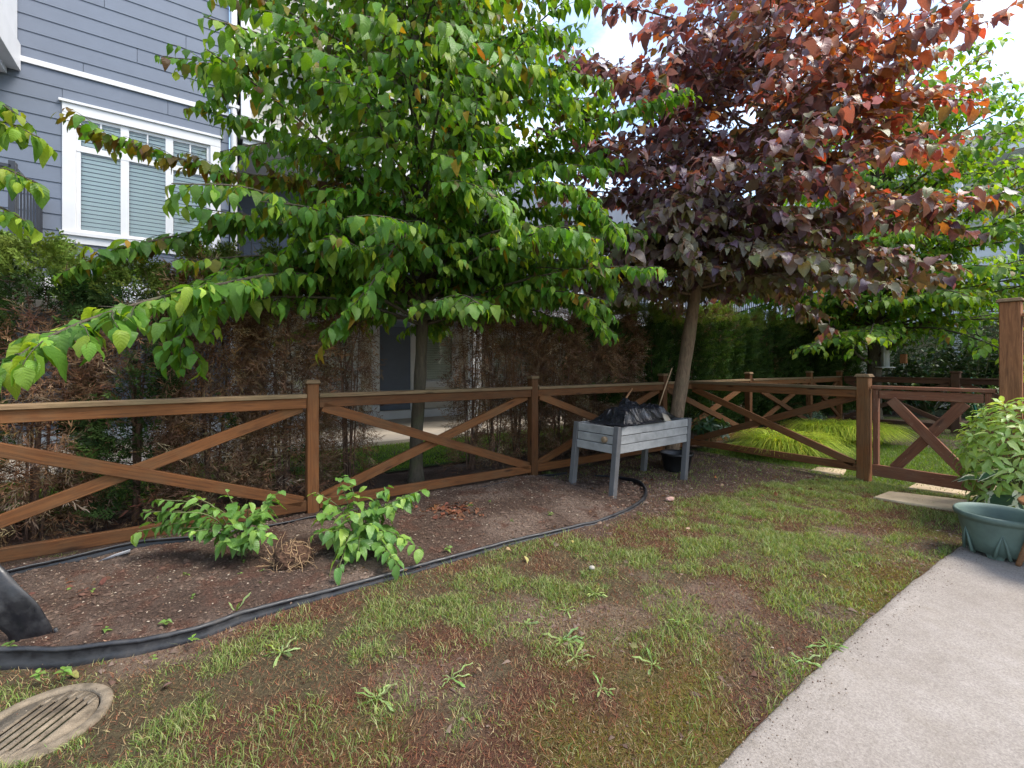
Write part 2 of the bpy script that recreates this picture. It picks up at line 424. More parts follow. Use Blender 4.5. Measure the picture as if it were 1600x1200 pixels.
def bed_far(x, y):
    """earth under the far corner, around the planter and the redbud"""
    x = np.asarray(x, float); y = np.asarray(y, float); s = np.zeros(x.shape)
    for k in range(5):
        a = k*1.2566; s += in_poly(x+.07*math.cos(a)+.38*(fbm(x*2.3, y*2.3, 77, 3)-.5), y+.07*math.sin(a)+.38*(fbm(x*2.3+5, y*2.3, 79, 3)-.5), DIRT)
    return s/5
def ground_h(x, y):
    return .018*(fbm(x*2.2, y*2.2, 3, 3)-.5)+.012*(fbm(x*11, y*11, 8, 3)-.5)

def grid_sheet(name, x0, x1, y0, y1, step, hfun, cfun, keep=None, mat=SOIL):
    nx, ny = int((x1-x0)/step)+1, int((y1-y0)/step)+1
    X, Y = np.meshgrid(np.linspace(x0, x1, nx), np.linspace(y0, y1, ny), indexing='ij')
    Z = hfun(X, Y); C = cfun(X, Y)
    i, j = np.meshgrid(np.arange(nx-1), np.arange(ny-1), indexing='ij'); i = i.ravel(); j = j.ravel()
    F = np.stack([i*ny+j, (i+1)*ny+j, (i+1)*ny+j+1, i*ny+j+1], 1)
    if keep is not None:
        cx = (X.ravel()[F[:, 0]]+X.ravel()[F[:, 2]])/2; cy = (Y.ravel()[F[:, 0]]+Y.ravel()[F[:, 2]])/2
        F = F[keep(cx, cy)]
    me = mesh_np(name, np.stack([X.ravel(), Y.ravel(), Z.ravel()], 1), F, mat, C.reshape(-1, 3), None, True)
    o = link(name, me); tag(o, kind='structure'); return o
def lerp(a, b, t): return np.asarray(a)*(1-t)[..., None]+np.asarray(b)*t[..., None]
def lawn_col(x, y):
    bare, th, moss = lawn_masks(x, y)
    c = lerp((.085, .066, .035), (.19, .13, .096), bare)
    c = lerp(c, (.09, .04, .025), th*(1-bare*.6))
    c = lerp(c, (.13, .115, .02), moss*.8)
    bf = bed_far(x, y); c = lerp(c, (.095, .062, .046), bf)
    return c*(.85+.3*fbm(x*18, y*18, 91, 3))[..., None]
DC = CAM+RIGHT*-1.76+FWD*1.70
grid_sheet('lawn', -5, 5.6, -7.5, .3, .024, lambda x, y: ground_h(x, y), lawn_col, lambda x, y: np.hypot(x-DC.x, y-DC.y) > .185)
def bed_h(x, y):
    d = np.full(x.shape, 9.0)
    for p in EDGE[::4]: d = np.minimum(d, np.hypot(x-p[0], y-p[1]))
    m = sstep(0, .35, d)
    return .016+m*.03+.03*m*(fbm(x*3, y*3, 31, 3)-.4)+.02*(fbm(x*13, y*13, 33, 3)-.5)+.016*(fbm(x*34, y*34, 35, 2)-.5)
def bed_col(x, y):
    n = fbm(x*2.4, y*2.4, 51, 4); n2 = fbm(x*9, y*9, 53, 3)
    c = lerp((.075, .048, .036), (.15, .106, .082), sstep(.35, .65, n)); c = lerp(c, (.09, .047, .033), sstep(.55, .72, n2))
    return c*(.8+.4*fbm(x*25, y*25, 57, 3))[..., None]
grid_sheet('planting_bed', -5, 2.5, -2.6, .25, .025, bed_h, bed_col, lambda x, y: in_poly(x, y, BED))
# beyond the fence
def mown_col(x, y):
    n = fbm(x*1.6, y*1.6, 61, 4); return lerp((.05, .075, .02), (.1, .09, .045), sstep(.45, .75, n))
grid_sheet('hedge_bed', -9, 20, .02, 1.5, .08, lambda x, y: .01+ground_h(x, y), lambda x, y: bed_col(x, y)*.9)
grid_sheet('back_lawn', -9, 16, 1.15, 3.0, .08, lambda x, y: .03+ground_h(x, y), mown_col)
def far_col(x, y):
    g = sstep(.42, .6, fbm(x*.6+.31*y, y*.6, 71, 3)+.22*sstep(9.4, 8.2, x)*1.0-.1*sstep(8.3, 9.6, x))
    return lerp((.12, .082, .062), (.075, .085, .028), g)
grid_sheet('neighbour_yard', 5.5, 15, -7.5, .3, .06, lambda x, y: .006+ground_h(x, y), far_col)
# ground to the horizon
me = mesh_np('ground', [[-900, -900, -.06], [900, -900, -.06], [900, 900, -.06], [-900, 900, -.06]], np.array([[0, 1, 2, 3]]), SOIL, np.full((4, 3), (.07, .08, .035)))
tag(link('ground', me), kind='structure')

# concrete slab with softened, slightly wavy lawn edge
def slab():
    xs = np.concatenate([np.linspace(-9, -.5, 40), np.linspace(-.4, PATIO_X, 260)]); V = []; F = []
    prof = [(0, -.08), (0, .006), (.012, .017), (.05, .02)]
    for x in xs:
        e = float(patio_edge(x))+.022*(float(fbm(np.array(x*5.0), np.array(1.5), 87, 4))-.5)
        for dy, z in prof: V.append((x, e-dy, z))
        V.append((x, -9.5, .02))
    k = len(prof)+1
    for i in range(len(xs)-1):
        for j in range(k-1): F.append((i*k+j, i*k+j+1, (i+1)*k+j+1, (i+1)*k+j))
    n = len(xs)-1
    V.append((PATIO_X, -9.5, -.08)); F4 = np.array(F)
    e = [(n*k+j) for j in range(k)]
    me = mesh_np('patio', V, [F4, np.array([[e[0], e[1], e[2], e[3]]]), np.array([[e[0], e[3], e[4]]]), np.array([[e[0], e[4], len(V)-1]])], CONC)
    return tag(link('patio', me), kind='structure')
slab()
blk('patio_path', (-9, 3.0, -.08), (18, 5.75, .11), PATHC, None, .02); tag(bpy.data.objects['patio_path'], kind='structure')

# ================================================================ timber fences
RAILZ = 1.085
def post(parent, x, y, h, w=.095, mat=WOOD, capm=WEATH, z0=-.05):
    p = link('post', box_mesh(h-z0, w, w, mat, .006), parent, basis((0, 0, 1), (1, 0, 0), (x, y, (h+z0)/2)))
    bm = bmesh.new(); bmesh.ops.create_cube(bm, size=1); s = w*1.34
    for v in bm.verts:
        top = v.co.z > 0
        v.co = Vector((v.co.x*s*(.8 if top else 1), v.co.y*s*(.8 if top else 1), v.co.z*.034))
    bmesh.ops.bevel(bm, geom=list(bm.edges), offset=.005, segments=1, affect='EDGES')
    me = bpy.data.meshes.new('post_cap'); bm.to_mesh(me); bm.free(); me.materials.append(capm)
    link('post_cap', me, p, Matrix.Translation((x, y, h+.0175))); return p
def xbay(parent, a, b, flip=False, mat=WOOD, capm=WEATH, zt=RAILZ, zb=.165, side=1, drop=0.0):
    """one bay between two post centres: cap board, top rail, bottom rail, two crossed braces"""
    a, b = Vector((*a, 0)), Vector((*b, 0)); d = (b-a).normalized(); nn = Vector((d.y, -d.x, 0))*(-side)*-1
    a2, b2 = a+d*.052, b-d*.052; up = Vector((0, 0, 1)); sag = up*random.uniform(-.004, .004)
    board('cap_board', a2+up*(zt-.016)+sag, b2+up*(zt-.016), .125, .034, capm, parent)
    board('top_rail', a2+up*(zt-.078)+nn*.02, b2+up*(zt-.078)+nn*.02, .04, .088, mat, parent)
    board('bottom_rail', a2+up*(zb-.045)+nn*.02, b2+up*(zb-.045-drop)+nn*.02, .04, .09, mat, parent)
    lo, hi = zb-.01, zt-.115
    h = .052
    for k, (z0, z1) in enumerate(((hi, lo), (lo, hi)) if not flip else ((lo, hi), (hi, lo))):
        off = nn*(.022 if k == 0 else -.018)
        s = .03
        board('brace', a2+d*s+up*z0+off, b2-d*s+up*z1+off, .036, .088, mat, parent)
BAY = 2.44
f = thing('timber_fence', (0, 0, 0), 'long brown timber fence with crossed braces in front of the cedar hedge', 'fence')
for k in range(-2, 5): post(f, k*BAY, 0, 1.175)
for k in range(-2, 4): xbay(f, (k*BAY, 0), ((k+1)*BAY, 0))
post(f, 11.3, 0, 1.175); xbay(f, (4*BAY, 0), (11.3, 0))
f2 = thing('timber_fence', (GATE_X, -2.3, 0), 'brown crossed-brace fence panel between the redbud and the gate post', 'fence')
post(f2, GATE_X, -2.3, 1.2, .118)
xbay(f2, (GATE_X, -.045), (GATE_X, -2.3), mat=WOOD, zb=.2)
# gate
g = thing('garden_gate', (GATE_X, -2.4, 0), 'weathered reddish timber gate with a single large X brace', 'gate')
gy0, gy1 = -2.385, -3.335; gx = GATE_X
def gp(y, z, off=0): return Vector((gx+off, y, z))
for y in (gy0-.03, gy1+.03): board('gate_stile', gp(y, .17), gp(y, RAILZ-.02), .06, .05, WOODR, g, (0, 1, 0))
board('cap_board', gp(gy0+.005, RAILZ+.002), gp(gy1-.02, RAILZ+.002), .1, .036, WOODR, g)
board('top_rail', gp(gy0-.062, RAILZ-.075, -.008), gp(gy1+.062, RAILZ-.075, -.008), .04, .092, WOODR, g)
board('bottom_rail', gp(gy0-.005, .155, -.036), gp(gy1+.005, .155, -.036), .034, .13, WOODR, g)
board('brace', gp(gy0-.17, RAILZ-.13, -.033), gp(gy1+.14, .2, -.033), .032, .1, WOODR, g)
board('brace', gp(gy0-.19, .2, -.0005), gp(gy1+.2, RAILZ-.13, -.0005), .03, .1, WOODR, g)
# tall privacy fence
tf = thing('privacy_fence', (GATE_X, -3.46, 0), 'tall reddish-brown board fence with a capped post beside the gate', 'fence')
post(tf, GATE_X, -3.45, 1.93, .14, WOODG, WEATH)
board('top_rail', (GATE_X, -3.53, 1.80), (GATE_X, -7.2, 1.80), .14, .036, WOODG, tf)
board('top_rail', (GATE_X-.03, -3.53, 1.73), (GATE_X-.03, -7.2, 1.73), .04, .088, WOODG, tf)
board('bottom_rail', (GATE_X-.03, -3.53, .15), (GATE_X-.03, -7.2, .15), .04, .09, WOODG, tf)
y = -3.535
while y > -7.0:
    board('plank', (GATE_X, y-.07, .1), (GATE_X, y-.07, 1.765), .022, .138, WOODG, tf, (0, 1, 0), .004); y -= .145
post(tf, GATE_X, -7.25, 1.93, .14, WOODG, WEATH)
# far fence of the neighbouring yard
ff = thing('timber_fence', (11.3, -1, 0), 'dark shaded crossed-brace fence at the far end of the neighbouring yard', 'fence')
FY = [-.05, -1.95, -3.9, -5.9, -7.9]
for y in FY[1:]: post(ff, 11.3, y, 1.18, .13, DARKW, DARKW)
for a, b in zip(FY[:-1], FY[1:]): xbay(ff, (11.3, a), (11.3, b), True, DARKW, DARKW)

# ================================================================ houses
def laps(parent, x0, x1, z0, z1, y, exp, mat, plank=3.6, holes=(), face=-1):
    """lap siding: one plank per course and length, tilted so the lower edge stands proud"""
    z = z0; r = 0
    while z < z1-.02:
        h = min(exp, z1-z)
        cuts = [x0]; x = x0+(plank*(.35+.65*((r*0.618) % 1)))
        while x < x1-.3: cuts.append(x); x += plank
        cuts.append(x1)
        for a, b in zip(cuts[:-1], cuts[1:]):
            spans = [(a, b)]
            for hx0, hx1, hz0, hz1 in holes:
                if z+h > hz0+.01 and z < hz1-.01:
                    ns = []
                    for s, e in spans:
                        if e <= hx0 or s >= hx1: ns.append((s, e)); continue
                        if s < hx0: ns.append((s, hx0))
                        if e > hx1: ns.append((hx1, e))
                    spans = ns
            for hx0, hx1, hz0, hz1 in holes:      # cut-down pieces above and below an opening
                for lo_, hi_ in ((max(z, hz1), z+h), (z, min(z+h, hz0))):
                    if (lo_ > z or hi_ < z+h) and hi_-lo_ > .02 and min(b, hx1)-max(a, hx0) > .02 and z+h > hz0+.01 and z < hz1-.01:
                        s, e = max(a, hx0), min(b, hx1)
                        link('plank', box_mesh(e-s-.004, .012, hi_-lo_+.01, mat, .002), parent, Matrix.Translation(((s+e)/2, y+face*.0095, (lo_+hi_)/2)) @ Matrix.Rotation(-face*-.045, 4, 'X'))
            for s, e in spans:
                if e-s < .02: continue
                m = Matrix.Translation(((s+e)/2, y+face*.009, z+h/2)) @ Matrix.Rotation(-face*-.045, 4, 'X')
                link('plank', box_mesh(e-s-.004, .012, h+.016, mat, .002), parent, m)
        z += exp; r += 1
def window(parent, x0, x1, z0, z1, y, lites=3, transom=.28, trim=.13, sillh=.1, blind=True, mat=WHITE):
    """trimmed window facing -Y at wall plane y: glass panes, mullions, blind behind"""
    w = link('window', box_mesh(x1-x0, .02, z1-z0, ROOM, 0), parent, Matrix.Translation(((x0+x1)/2, y+.16, (z0+z1)/2)))
    t = trim
    blk('frame', (x0-t, y-.035, z1), (x1+t, y+.02, z1+t), mat, w); blk('frame', (x0-t-.03, y-.055, z1+t), (x1+t+.03, y+.02, z1+t+.035), mat, w)
    blk('frame', (x0-t, y-.033, z0), (x0, y+.02, z1), mat, w); blk('frame', (x1, y-.033, z0), (x1+t, y+.02, z1), mat, w)
    blk('sill', (x0-t-.02, y-.06, z0-.05), (x1+t+.02, y+.02, z0), mat, w); blk('frame', (x0-t, y-.034, z0-.05-sillh), (x1+t, y+.02, z0-.05), mat, w)
    zs = [z0, z1] if not transom else [z0, z1-(z1-z0)*transom, z1]
    xs = np.linspace(x0, x1, lites+1)
    for zz in zs[1:-1]: blk('mullion', (x0, y-.012, zz-.04), (x1, y+.03, zz+.04), mat, w)
    for q in (0, 1): blk('mullion', (x0 if not q else x1-.045, y-.006, z0), (x0+.045 if not q else x1, y+.03, z1), mat, w)
    for q in (0, 1): blk('mullion', (x0+.045, y-.004, z0 if not q else z1-.045), (x1-.045, y+.03, z0+.045 if not q else z1), mat, w)
    for xx in xs[1:-1]: blk('mullion', (xx-.045, y-.009, z0), (xx+.045, y+.028, z1), mat, w)
    for zi in range(len(zs)-1):
        for a, b in zip(xs[:-1], xs[1:]):
            blk('pane', (a+.03, y+.006, zs[zi]+.03), (b-.03, y+.012, zs[zi+1]-.03), GLASS, w, 0)
            if zi == 1: blk('mullion', ((a+b)/2-.008, y-.001, zs[zi]+.04), ((a+b)/2+.008, y+.02, zs[zi+1]-.04), mat, w, 0)
    if blind:
        mb = MB(); z = z0+.03
        while z < z1-.02:
            V = [(x0, y+.072, z+.026), (x1, y+.072, z+.026), (x1, y+.05, z-.026), (x0, y+.05, z-.026)]
            mb.add(V, [[0, 1, 2, 3]]); z += .056
        tag(link('blind', mb.mesh('blind', BLIND), w), kind='stuff')
    return w
def railing(parent, a, b, z0, h=.95, step=.11):
    a, b = Vector((*a, 0)), Vector((*b, 0)); d = (b-a).normalized(); L = (b-a).length; up = Vector((0, 0, 1))
    board('hand_rail', a+up*(z0+h), b+up*(z0+h), .05, .04, BLACKM, parent); board('bottom_rail', a+up*(z0+.08), b+up*(z0+.08), .035, .03, BLACKM, parent)
    n = int(L/step); me = box_mesh(h-.1, .016, .016, BLACKM, 0)
    for i in range(1, n):
        p = a+d*(i*L/n); link('baluster', me, parent, basis((0, 0, 1), (1, 0, 0), p+up*(z0+.08+(h-.1)/2)))
    for p in (a, b): link('rail_post', box_mesh(h+.06, .05, .05, BLACKM, .002), parent, basis((0, 0, 1), (1, 0, 0), p+up*(z0+(h+.06)/2)))
WY = 3.9       # upper wall plane
LY = 5.72      # recessed ground floor plane
hA = thing('townhouse', (-5, 5, 0), 'slate blue lap-sided townhouse with a white trimmed three-part window', 'house')
WX0, WX1, WZ0, WZ1 = -2.13, -.66, 3.08, 4.62
link('wall', box_mesh(11.1, 5, 6.9, SIDING, 0), hA, Matrix.Translation((-5.97, WY+2.7, 5.9)))
laps(hA, -7.0, -.42, 2.47, 8.6, WY, .205, SIDING, holes=[(WX0-.13, WX1+.13, WZ0-.15, WZ1+.165)])
blk('belly_band', (-7.0, WY-.035, 5.13), (-.42, WY+.02, 5.2), WHITE, hA)
window(hA, WX0, WX1, WZ0, WZ1, WY)
# reveal box so that the wall slab does not fill the window
# downspout at the party line
ds = MB(); ds.tube([(-.36, WY-.05, 9.2), (-.36, WY-.05, 4.6), (-.36, WY-.05, .2)], .045, 8)
link('downspout', ds.mesh('downspout', WHITE, True), hA)
for z in (4.2, 5.25, 6.9): blk('bracket', (-.43, WY-.1, z), (-.29, WY-.002, z+.05), WHITE, hA)
# projecting bay, upper left
blk('bay', (-9.5, 3.0, 5.33), (-2.66, WY-.03, 8.8), WHITE, hA)
blk('bay_band', (-9.5, 2.965, 5.0), (-2.63, WY-.03, 5.33), WHITE, hA)
blk('bay_soffit', (-9.45, 3.04, 4.93), (-2.75, WY-.03, 4.999), SOFFIT, hA)
for x in np.arange(-6.6, -2.6, .62): blk('panel_batten', (x, 2.985, 5.34), (x+.06, 3.0, 8.8), SOFFIT, hA)
# balcony with black railing below it
blk('balcony_deck', (-8, 2.75, 2.3), (-2.42, WY-.03, 2.52), SIDING2, hA)
railing(hA, (-8, 2.8), (-2.46, 2.8), 2.52, .95); railing(hA, (-2.46, 2.86), (-2.46, WY-.06), 2.52, .95)
# next unit, cream shingles above a recessed deck
hB = thing('townhouse', (2, 5, 0), 'cream shingled townhouse projecting beside the white downspout', 'house')
blk('wall', (-.24, 3.86, 5.0), (4.6, 7, 9.2), CREAM, hB, 0)
blk('corner_board', (-.27, 3.79, 5.05), (-.13, 3.859, 9.2), WHITE, hB)
blk('band', (-.27, 3.76, 4.82), (4.6, 3.859, 5.05), WHITE, hB); blk('band_cap', (-.29, 3.73, 5.052), (4.6, 3.858, 5.085), WHITE, hB)
blk('soffit', (-.24, 3.8, 4.74), (4.6, 7, 4.819), SOFFIT, hB)
r = 0; z = 5.09
while z < 8.2:
    x = -.125
    while x < 2.6:
        w = .15+.11*random.random(); lo = z+random.uniform(-.006, .006)
        m = Matrix.Translation((x+w/2, 3.848, lo+.1)) @ Matrix.Rotation(-.05, 4, 'X')
        link('shingle', box_mesh(round(w, 2)-.006, .012, .212, CREAM, .002), hB, m); x += round(w, 2)
    z += .19; r += 1
blk('cornice', (.42, 3.5, 6.25), (1.7, 3.845, 6.33), WHITE, hB); blk('cornice', (.5, 3.62, 6.05), (1.62, 3.845, 6.248), WHITE, hB)
blk('deck_wall', (-.4, 5.4, 2.5), (4.6, 5.5, 4.739), SIDING, hB, 0)
laps(hB, -.24, 4.6, 2.53, 4.73, 5.2, .205, SIDING, 9, holes=[(1.07, 2.93, 2.47, 4.57)])
window(hB, 1.2, 2.8, 2.62, 4.4, 5.19, 2, 0, blind=True)
blk('deck', (-.36, 3.2, 2.3), (4.6, 5.2, 2.52), SIDING2, hB); blk('deck_fascia', (-.36, 3.16, 2.28), (4.6, 3.199, 2.42), WHITE, hB)
railing(hB, (-.3, 3.25), (4.55, 3.25), 2.52, .95, .12)
# third unit
hC = thing('townhouse', (8, 5, 0), 'grey townhouse with a railed balcony glimpsed behind the redbud', 'house')
blk('wall', (4.65, 4.2, 2.5), (14, 9, 5.6), SIDING, hC, 0)
laps(hC, 4.66, 11.0, 2.5, 4.6, 3.99, .205, SIDING)
blk('deck', (4.7, 3.0, 2.3), (14, 3.95, 2.6), SIDING2, hC); blk('deck_fascia', (4.7, 2.96, 2.28), (14, 2.999, 2.42), WHITE, hC)
railing(hC, (4.75, 3.05), (13.9, 3.05), 2.6, .95, .12)
window(hC, 6.5, 8.2, 3.1, 4.5, 3.98, 2, .28)
window(hC, 9.6, 11.0, 3.1, 4.5, 3.98, 2, .28)
# ground floor wall under the decks
hG = thing('ground_floor_wall', (0, LY, 0), 'cream and grey ground floor wall seen through the hedge gap', 'wall')
blk('wall', (-9, LY+.25, .1), (14, LY+.5, 2.45), CREAMW, hG, 0); blk('soffit', (-9, WY-.02, 2.2), (-.45, LY+.4, 2.46), SOFFIT, hG)
def bay_panel(x0, x1, m):
    laps(hG, x0, x1, .32, 2.2, LY+.04, .19, m, 9)
bay_panel(2.52, 3.26, SIDING); bay_panel(-4.0, .3, SIDING)
for x in (.3, 2.36, 3.26): blk('corner_board', (x, LY-.03, .11), (x+.16, LY+.049, 2.44), WHITE, hG)
blk('base_trim', (-3, LY-.04, .11), (8, LY-.031, .3), WHITE, hG)
laps(hG, .46, 2.36, .32, 2.3, LY+.04, .19, CREAMW, 9, holes=[(1.1, 2.1, .8, 2.25)]); laps(hG, 3.42, 8.0, .32, 2.3, LY+.04, .19, CREAMW, 9, holes=[(3.5, 4.5, .8, 2.25), (5.4, 6.9, .8, 2.25)])
window(hG, 1.22, 1.98, .95, 2.1, LY+.02, 1, 0, .12); window(hG, 3.62, 4.38, .95, 2.1, LY+.02, 1, 0, .12); window(hG, 5.52, 6.78, .95, 2.1, LY+.02, 2, 0, .12)
for x in (-4, 3.55): blk('pillar', (x, 3.35, .1), (x+.2, 3.55, 2.28), WHITE, hG)
# house at the end of the row
hD = thing('townhouse', (18, -1, 0), 'pale townhouse with a dark sloping roof and white eaves beyond the trees', 'house')
HX = 18.2
blk('wall', (HX, -12, 0), (HX+8, 9, 7.2), CREAMW, hD, 0)
z = 5.3
while z < 7.1:
    y = -5.5
    while y < 2.4:
        w = round(.2+.16*random.random(), 2)
        link('shingle', box_mesh(.012, w-.008, .25, CREAM, .002), hD, Matrix.Translation((HX-.012, y+w/2, z+.11)) @ Matrix.Rotation(.04, 4, 'Y')); y += w
    z += .23
z = 2.5
while z < 5.2:
    board('plank', (HX-.012, -9, z+.1), (HX-.012, 6, z+.1), .014, .215, WHITE, hD); z += .205
blk('eave', (HX-.55, -12.5, 7.2), (HX+8, 9.2, 7.3), SOFFIT, hD); blk('gutter', (HX-.66, -12.5, 7.22), (HX-.552, 9.2, 7.4), WHITE, hD)
V = [(HX-.66, -12.6, 7.405), (HX+4, -12.6, 9.6), (HX+4, 9.3, 9.6), (HX-.66, 9.3, 7.405), (HX+8.6, -12.6, 7.405), (HX+8.6, 9.3, 7.405)]
link('roof', mesh_np('roof', V, np.array([[0, 1, 2, 3], [1, 4, 5, 2]]), ROOFM), hD)
blk('deck', (HX-1.4, -8, 2.45), (HX-.02, 4, 2.7), WHITE, hD)
railing(hD, (HX-1.35, -8), (HX-1.35, 4), 2.7, .95, .13)
for y in (-4.3, -1.0): blk('pillar', (HX-1.4, y, .0), (HX-1.2, y+.2, 2.44), WHITE, hD); blk('pillar', (HX-1.33, y, 3.7), (HX-1.17, y+.16, 7.2), WHITE, hD)
for y0 in (-5.2, -3.2, -.4):
    w = link('window', box_mesh(.05, 1.3, 1.5, ROOM, 0), hD, Matrix.Translation((HX-.005, y0+.65, 4.2)))
    blk('pane', (HX-.05, y0+.05, 3.5), (HX-.04, y0+1.25, 4.9), GLASS, w, 0)
    for zz in (3.4, 4.9): blk('frame', (HX-.07, y0-.1, zz), (HX-.012, y0+1.4, zz+.12), WHITE, w)
    for yy in (-.1, 1.28, .6): blk('frame', (HX-.068, y0+yy, 3.52), (HX-.014, y0+yy+.12, 4.9), WHITE, w)
# ================================================================ leaves
def leaf_tpl(kind, ns=5, na=5, seed=0):
    """one leaf: length along +x from 0 to 1, normal +z; returns verts, quads, uv"""
    r = random.Random(seed*31+len(kind))
    ts = np.linspace(0, 1, ns+1); us = np.linspace(-1, 1, na)
    wv = r.uniform(.82, 1.18); fold = r.uniform(.1, .5); droop = r.uniform(.08, .85); wave = r.uniform(.02, .075); ph = r.uniform(0, 6); twist = r.uniform(-.55, .55)
    V = []; UV = []
    for t in ts:
        if kind == 'ovate': w = .345*math.sin(math.pi*min(1, t*.97+.03)**.92)**.8*(1.06-.2*t)
        elif kind == 'heart': w = .52*(1-t**1.7)**.75*(.62+.9*t**.45-.45*t) if t > 0 else .30
        elif kind == 'lance': w = .17*math.sin(math.pi*min(1, t*.98+.02)**1.05)**.8
        elif kind == 'hosta': w = .36*math.sin(math.pi*min(1, t*.98+.02)**.72)**.8
        elif kind == 'dandelion': w = .10*math.sin(math.pi*min(1, t*.98+.02)**1.3)**.8*(1+.5*math.sin(t*34))
        else: w = .3*math.sin(math.pi*t*.98+.02)
        if t >= 1: w = .012
        w *= wv
        for u in us:
            edge = (1+.1*math.sin(t*17+u*2+ph)) if kind in ('ovate',) else 1
            x = t
            if kind == 'heart': x = t-.17*(1-t)**5*abs(u)**1.2*1.0
            y = u*w*edge
            z = fold*abs(y)*(1-.4*abs(u))-droop*t*t+wave*math.sin(t*13+ph)*abs(u)+twist*y*t
            V.append((x, y, z)); UV.append((.5+u*.5, t))
    q = [(i*na+j, (i+1)*na+j, (i+1)*na+j+1, i*na+j+1) for i in range(ns) for j in range(na-1)]
    return np.array(V), np.array(q), np.array(UV)
TPL = {}
def tpls(kind, hero):
    key = (kind, hero)
    if key not in TPL: TPL[key] = [leaf_tpl(kind, 6 if hero else (3 if kind == 'ovate' else 4), 5 if hero else 3, s) for s in range(9)]
    return TPL[key]
def frames(dirs, nrm):
    x = nrmz(dirs); y = nrmz(np.cross(nrm, x)); z = np.cross(x, y)
    return np.stack([x, y, z], -1)          # columns
def bulk(name, tl, pos, dirs, nrm, size, cols, mat, parent=None, kind='stuff', smooth=True, wfac=None):
    """many small leaves joined into one mesh"""
    M = frames(dirs, nrm); n = len(pos); idx = np.arange(n) % len(tl)
    Vs, Fs, Cs, Us, off = [], [], [], [], 0
    for k, (V, Q, U) in enumerate(tl):
        s = np.where(idx == k)[0]
        if not len(s): continue
        VV = V[None]*np.ones((len(s), 1, 1))
        if wfac is not None: VV[:, :, 1] *= wfac[s][:, None]
        P = np.einsum('nij,nvj->nvi', M[s], VV)*size[s][:, None, None]+pos[s][:, None, :]
        Vs.append(P.reshape(-1, 3)); Fs.append((Q[None]+(np.arange(len(s))*len(V))[:, None, None]).reshape(-1, Q.shape[1])+off)
        Cs.append(np.repeat(cols[s], len(V), 0)); Us.append(np.tile(U, (len(s), 1))); off += len(s)*len(V)
    me = mesh_np(name, np.concatenate(Vs), np.concatenate(Fs), mat, np.concatenate(Cs), np.concatenate(Us), smooth)
    o = link(name, me, parent); tag(o, kind=kind); return o
_leafmesh = {}
def leaf_objs(name, kind, pos, dirs, nrm, size, cols, mat, parent, nvar=28):
    """leaves as parts, one object each; meshes shared between leaves of like colour"""
    tl = tpls(kind, True); M = frames(dirs, nrm); n = len(pos)
    lum = cols @ np.array([1.0, .35, .1]); order = np.argsort(lum); grp = np.zeros(n, int); k = min(nvar, n)
    for g_, s in enumerate(np.array_split(order, k)):
        c = cols[s].mean(0); V, Q, U = tl[g_ % len(tl)]
        mats = []
        for v in range(2):
            V2, Q2, U2 = tl[(g_+v*3) % len(tl)]
            mats.append(mesh_np('leaf', V2, Q2, mat, np.repeat(c[None], len(V2), 0), U2, True))
        for q, i in enumerate(s):
            m = Matrix(M[i].tolist()).to_4x4(); m = Matrix.Translation(Vector(pos[i])) @ m @ Matrix.Scale(float(size[i]), 4)
            link(name, mats[q % 2], parent, m)
def split_leaves(pos, size, n=300, margin=20):
    """indices of the n leaves that show largest in the picture, and the rest"""
    px, py, d = project(pos)
    ok = (d > .3) & (px > -margin) & (px < 1600+margin) & (py > -margin) & (py < 1200+margin)
    score = np.where(ok, size/np.maximum(d, .3), -1)
    o = np.argsort(-score); o = o[:n]; o = o[score[o] > 0]
    rest = np.setdiff1d(np.arange(len(pos)), o); return o, rest
def foliage(kind, L, mat, parent, n=300, leafname='leaf', massname='crown'):
    pos, dirs, nrm, size, cols = (np.array(q, float) for q in zip(*L))
    a, b = split_leaves(pos, size, n)
    leaf_objs(leafname, kind, pos[a], dirs[a], nrm[a], size[a], cols[a], mat, parent)
    if len(b): bulk(massname, tpls(kind, False), pos[b], dirs[b], nrm[b], size[b], cols[b], mat, parent)
V3 = lambda *a: np.array(a, float)
UP = V3(0, 0, 1)
def rv(s=1.0): return np.array([random.gauss(0, s), random.gauss(0, s), random.gauss(0, s)])
def unit(v): return v/(np.linalg.norm(v)+1e-9)

def twig_leaves(L, pts, kind_fn, spacing, size, style):
    """alternate leaves along a twig polyline"""
    P = np.asarray(pts); seg = np.linalg.norm(np.diff(P, axis=0), axis=1); tot = seg.sum(); cum = np.concatenate([[0], np.cumsum(seg)])
    n = max(2, int(tot/spacing)); sgn = random.choice((-1, 1))
    for k in range(n+1):
        s = tot*min(1, (k+.35)/n); i = min(len(seg)-1, np.searchsorted(cum, s)-1 if s > 0 else 0); i = max(i, 0)
        p = P[i]+(P[i+1]-P[i])*((s-cum[i])/max(seg[i], 1e-6)); d = unit(P[i+1]-P[i])
        side = np.cross(d, UP); side = unit(side)*sgn; sgn = -sgn; f = s/tot
        if k == n: side = side*.2
        if style == 'droop':
            dr = unit(d*.55+side*.75-UP*random.uniform(.25, .95)+rv(.16)); nr = unit(UP*.8+side*.55+d*.2+rv(.2))
        elif style == 'flat':
            dr = unit(d*.6+side*.8-UP*random.uniform(.1, .6)+rv(.2)); nr = unit(UP+side*.25+d*.25+rv(.3))
        else:
            dr = unit(d*.6+side*.9+UP*random.uniform(-.25, .3)+rv(.2)); nr = unit(UP+rv(.35))
        sz = size*random.uniform(.55, 1.2)*(1.0 if f < .75 else .7)
        L.append((p+dr*sz*.12, dr, nr, sz, kind_fn(p, f)))
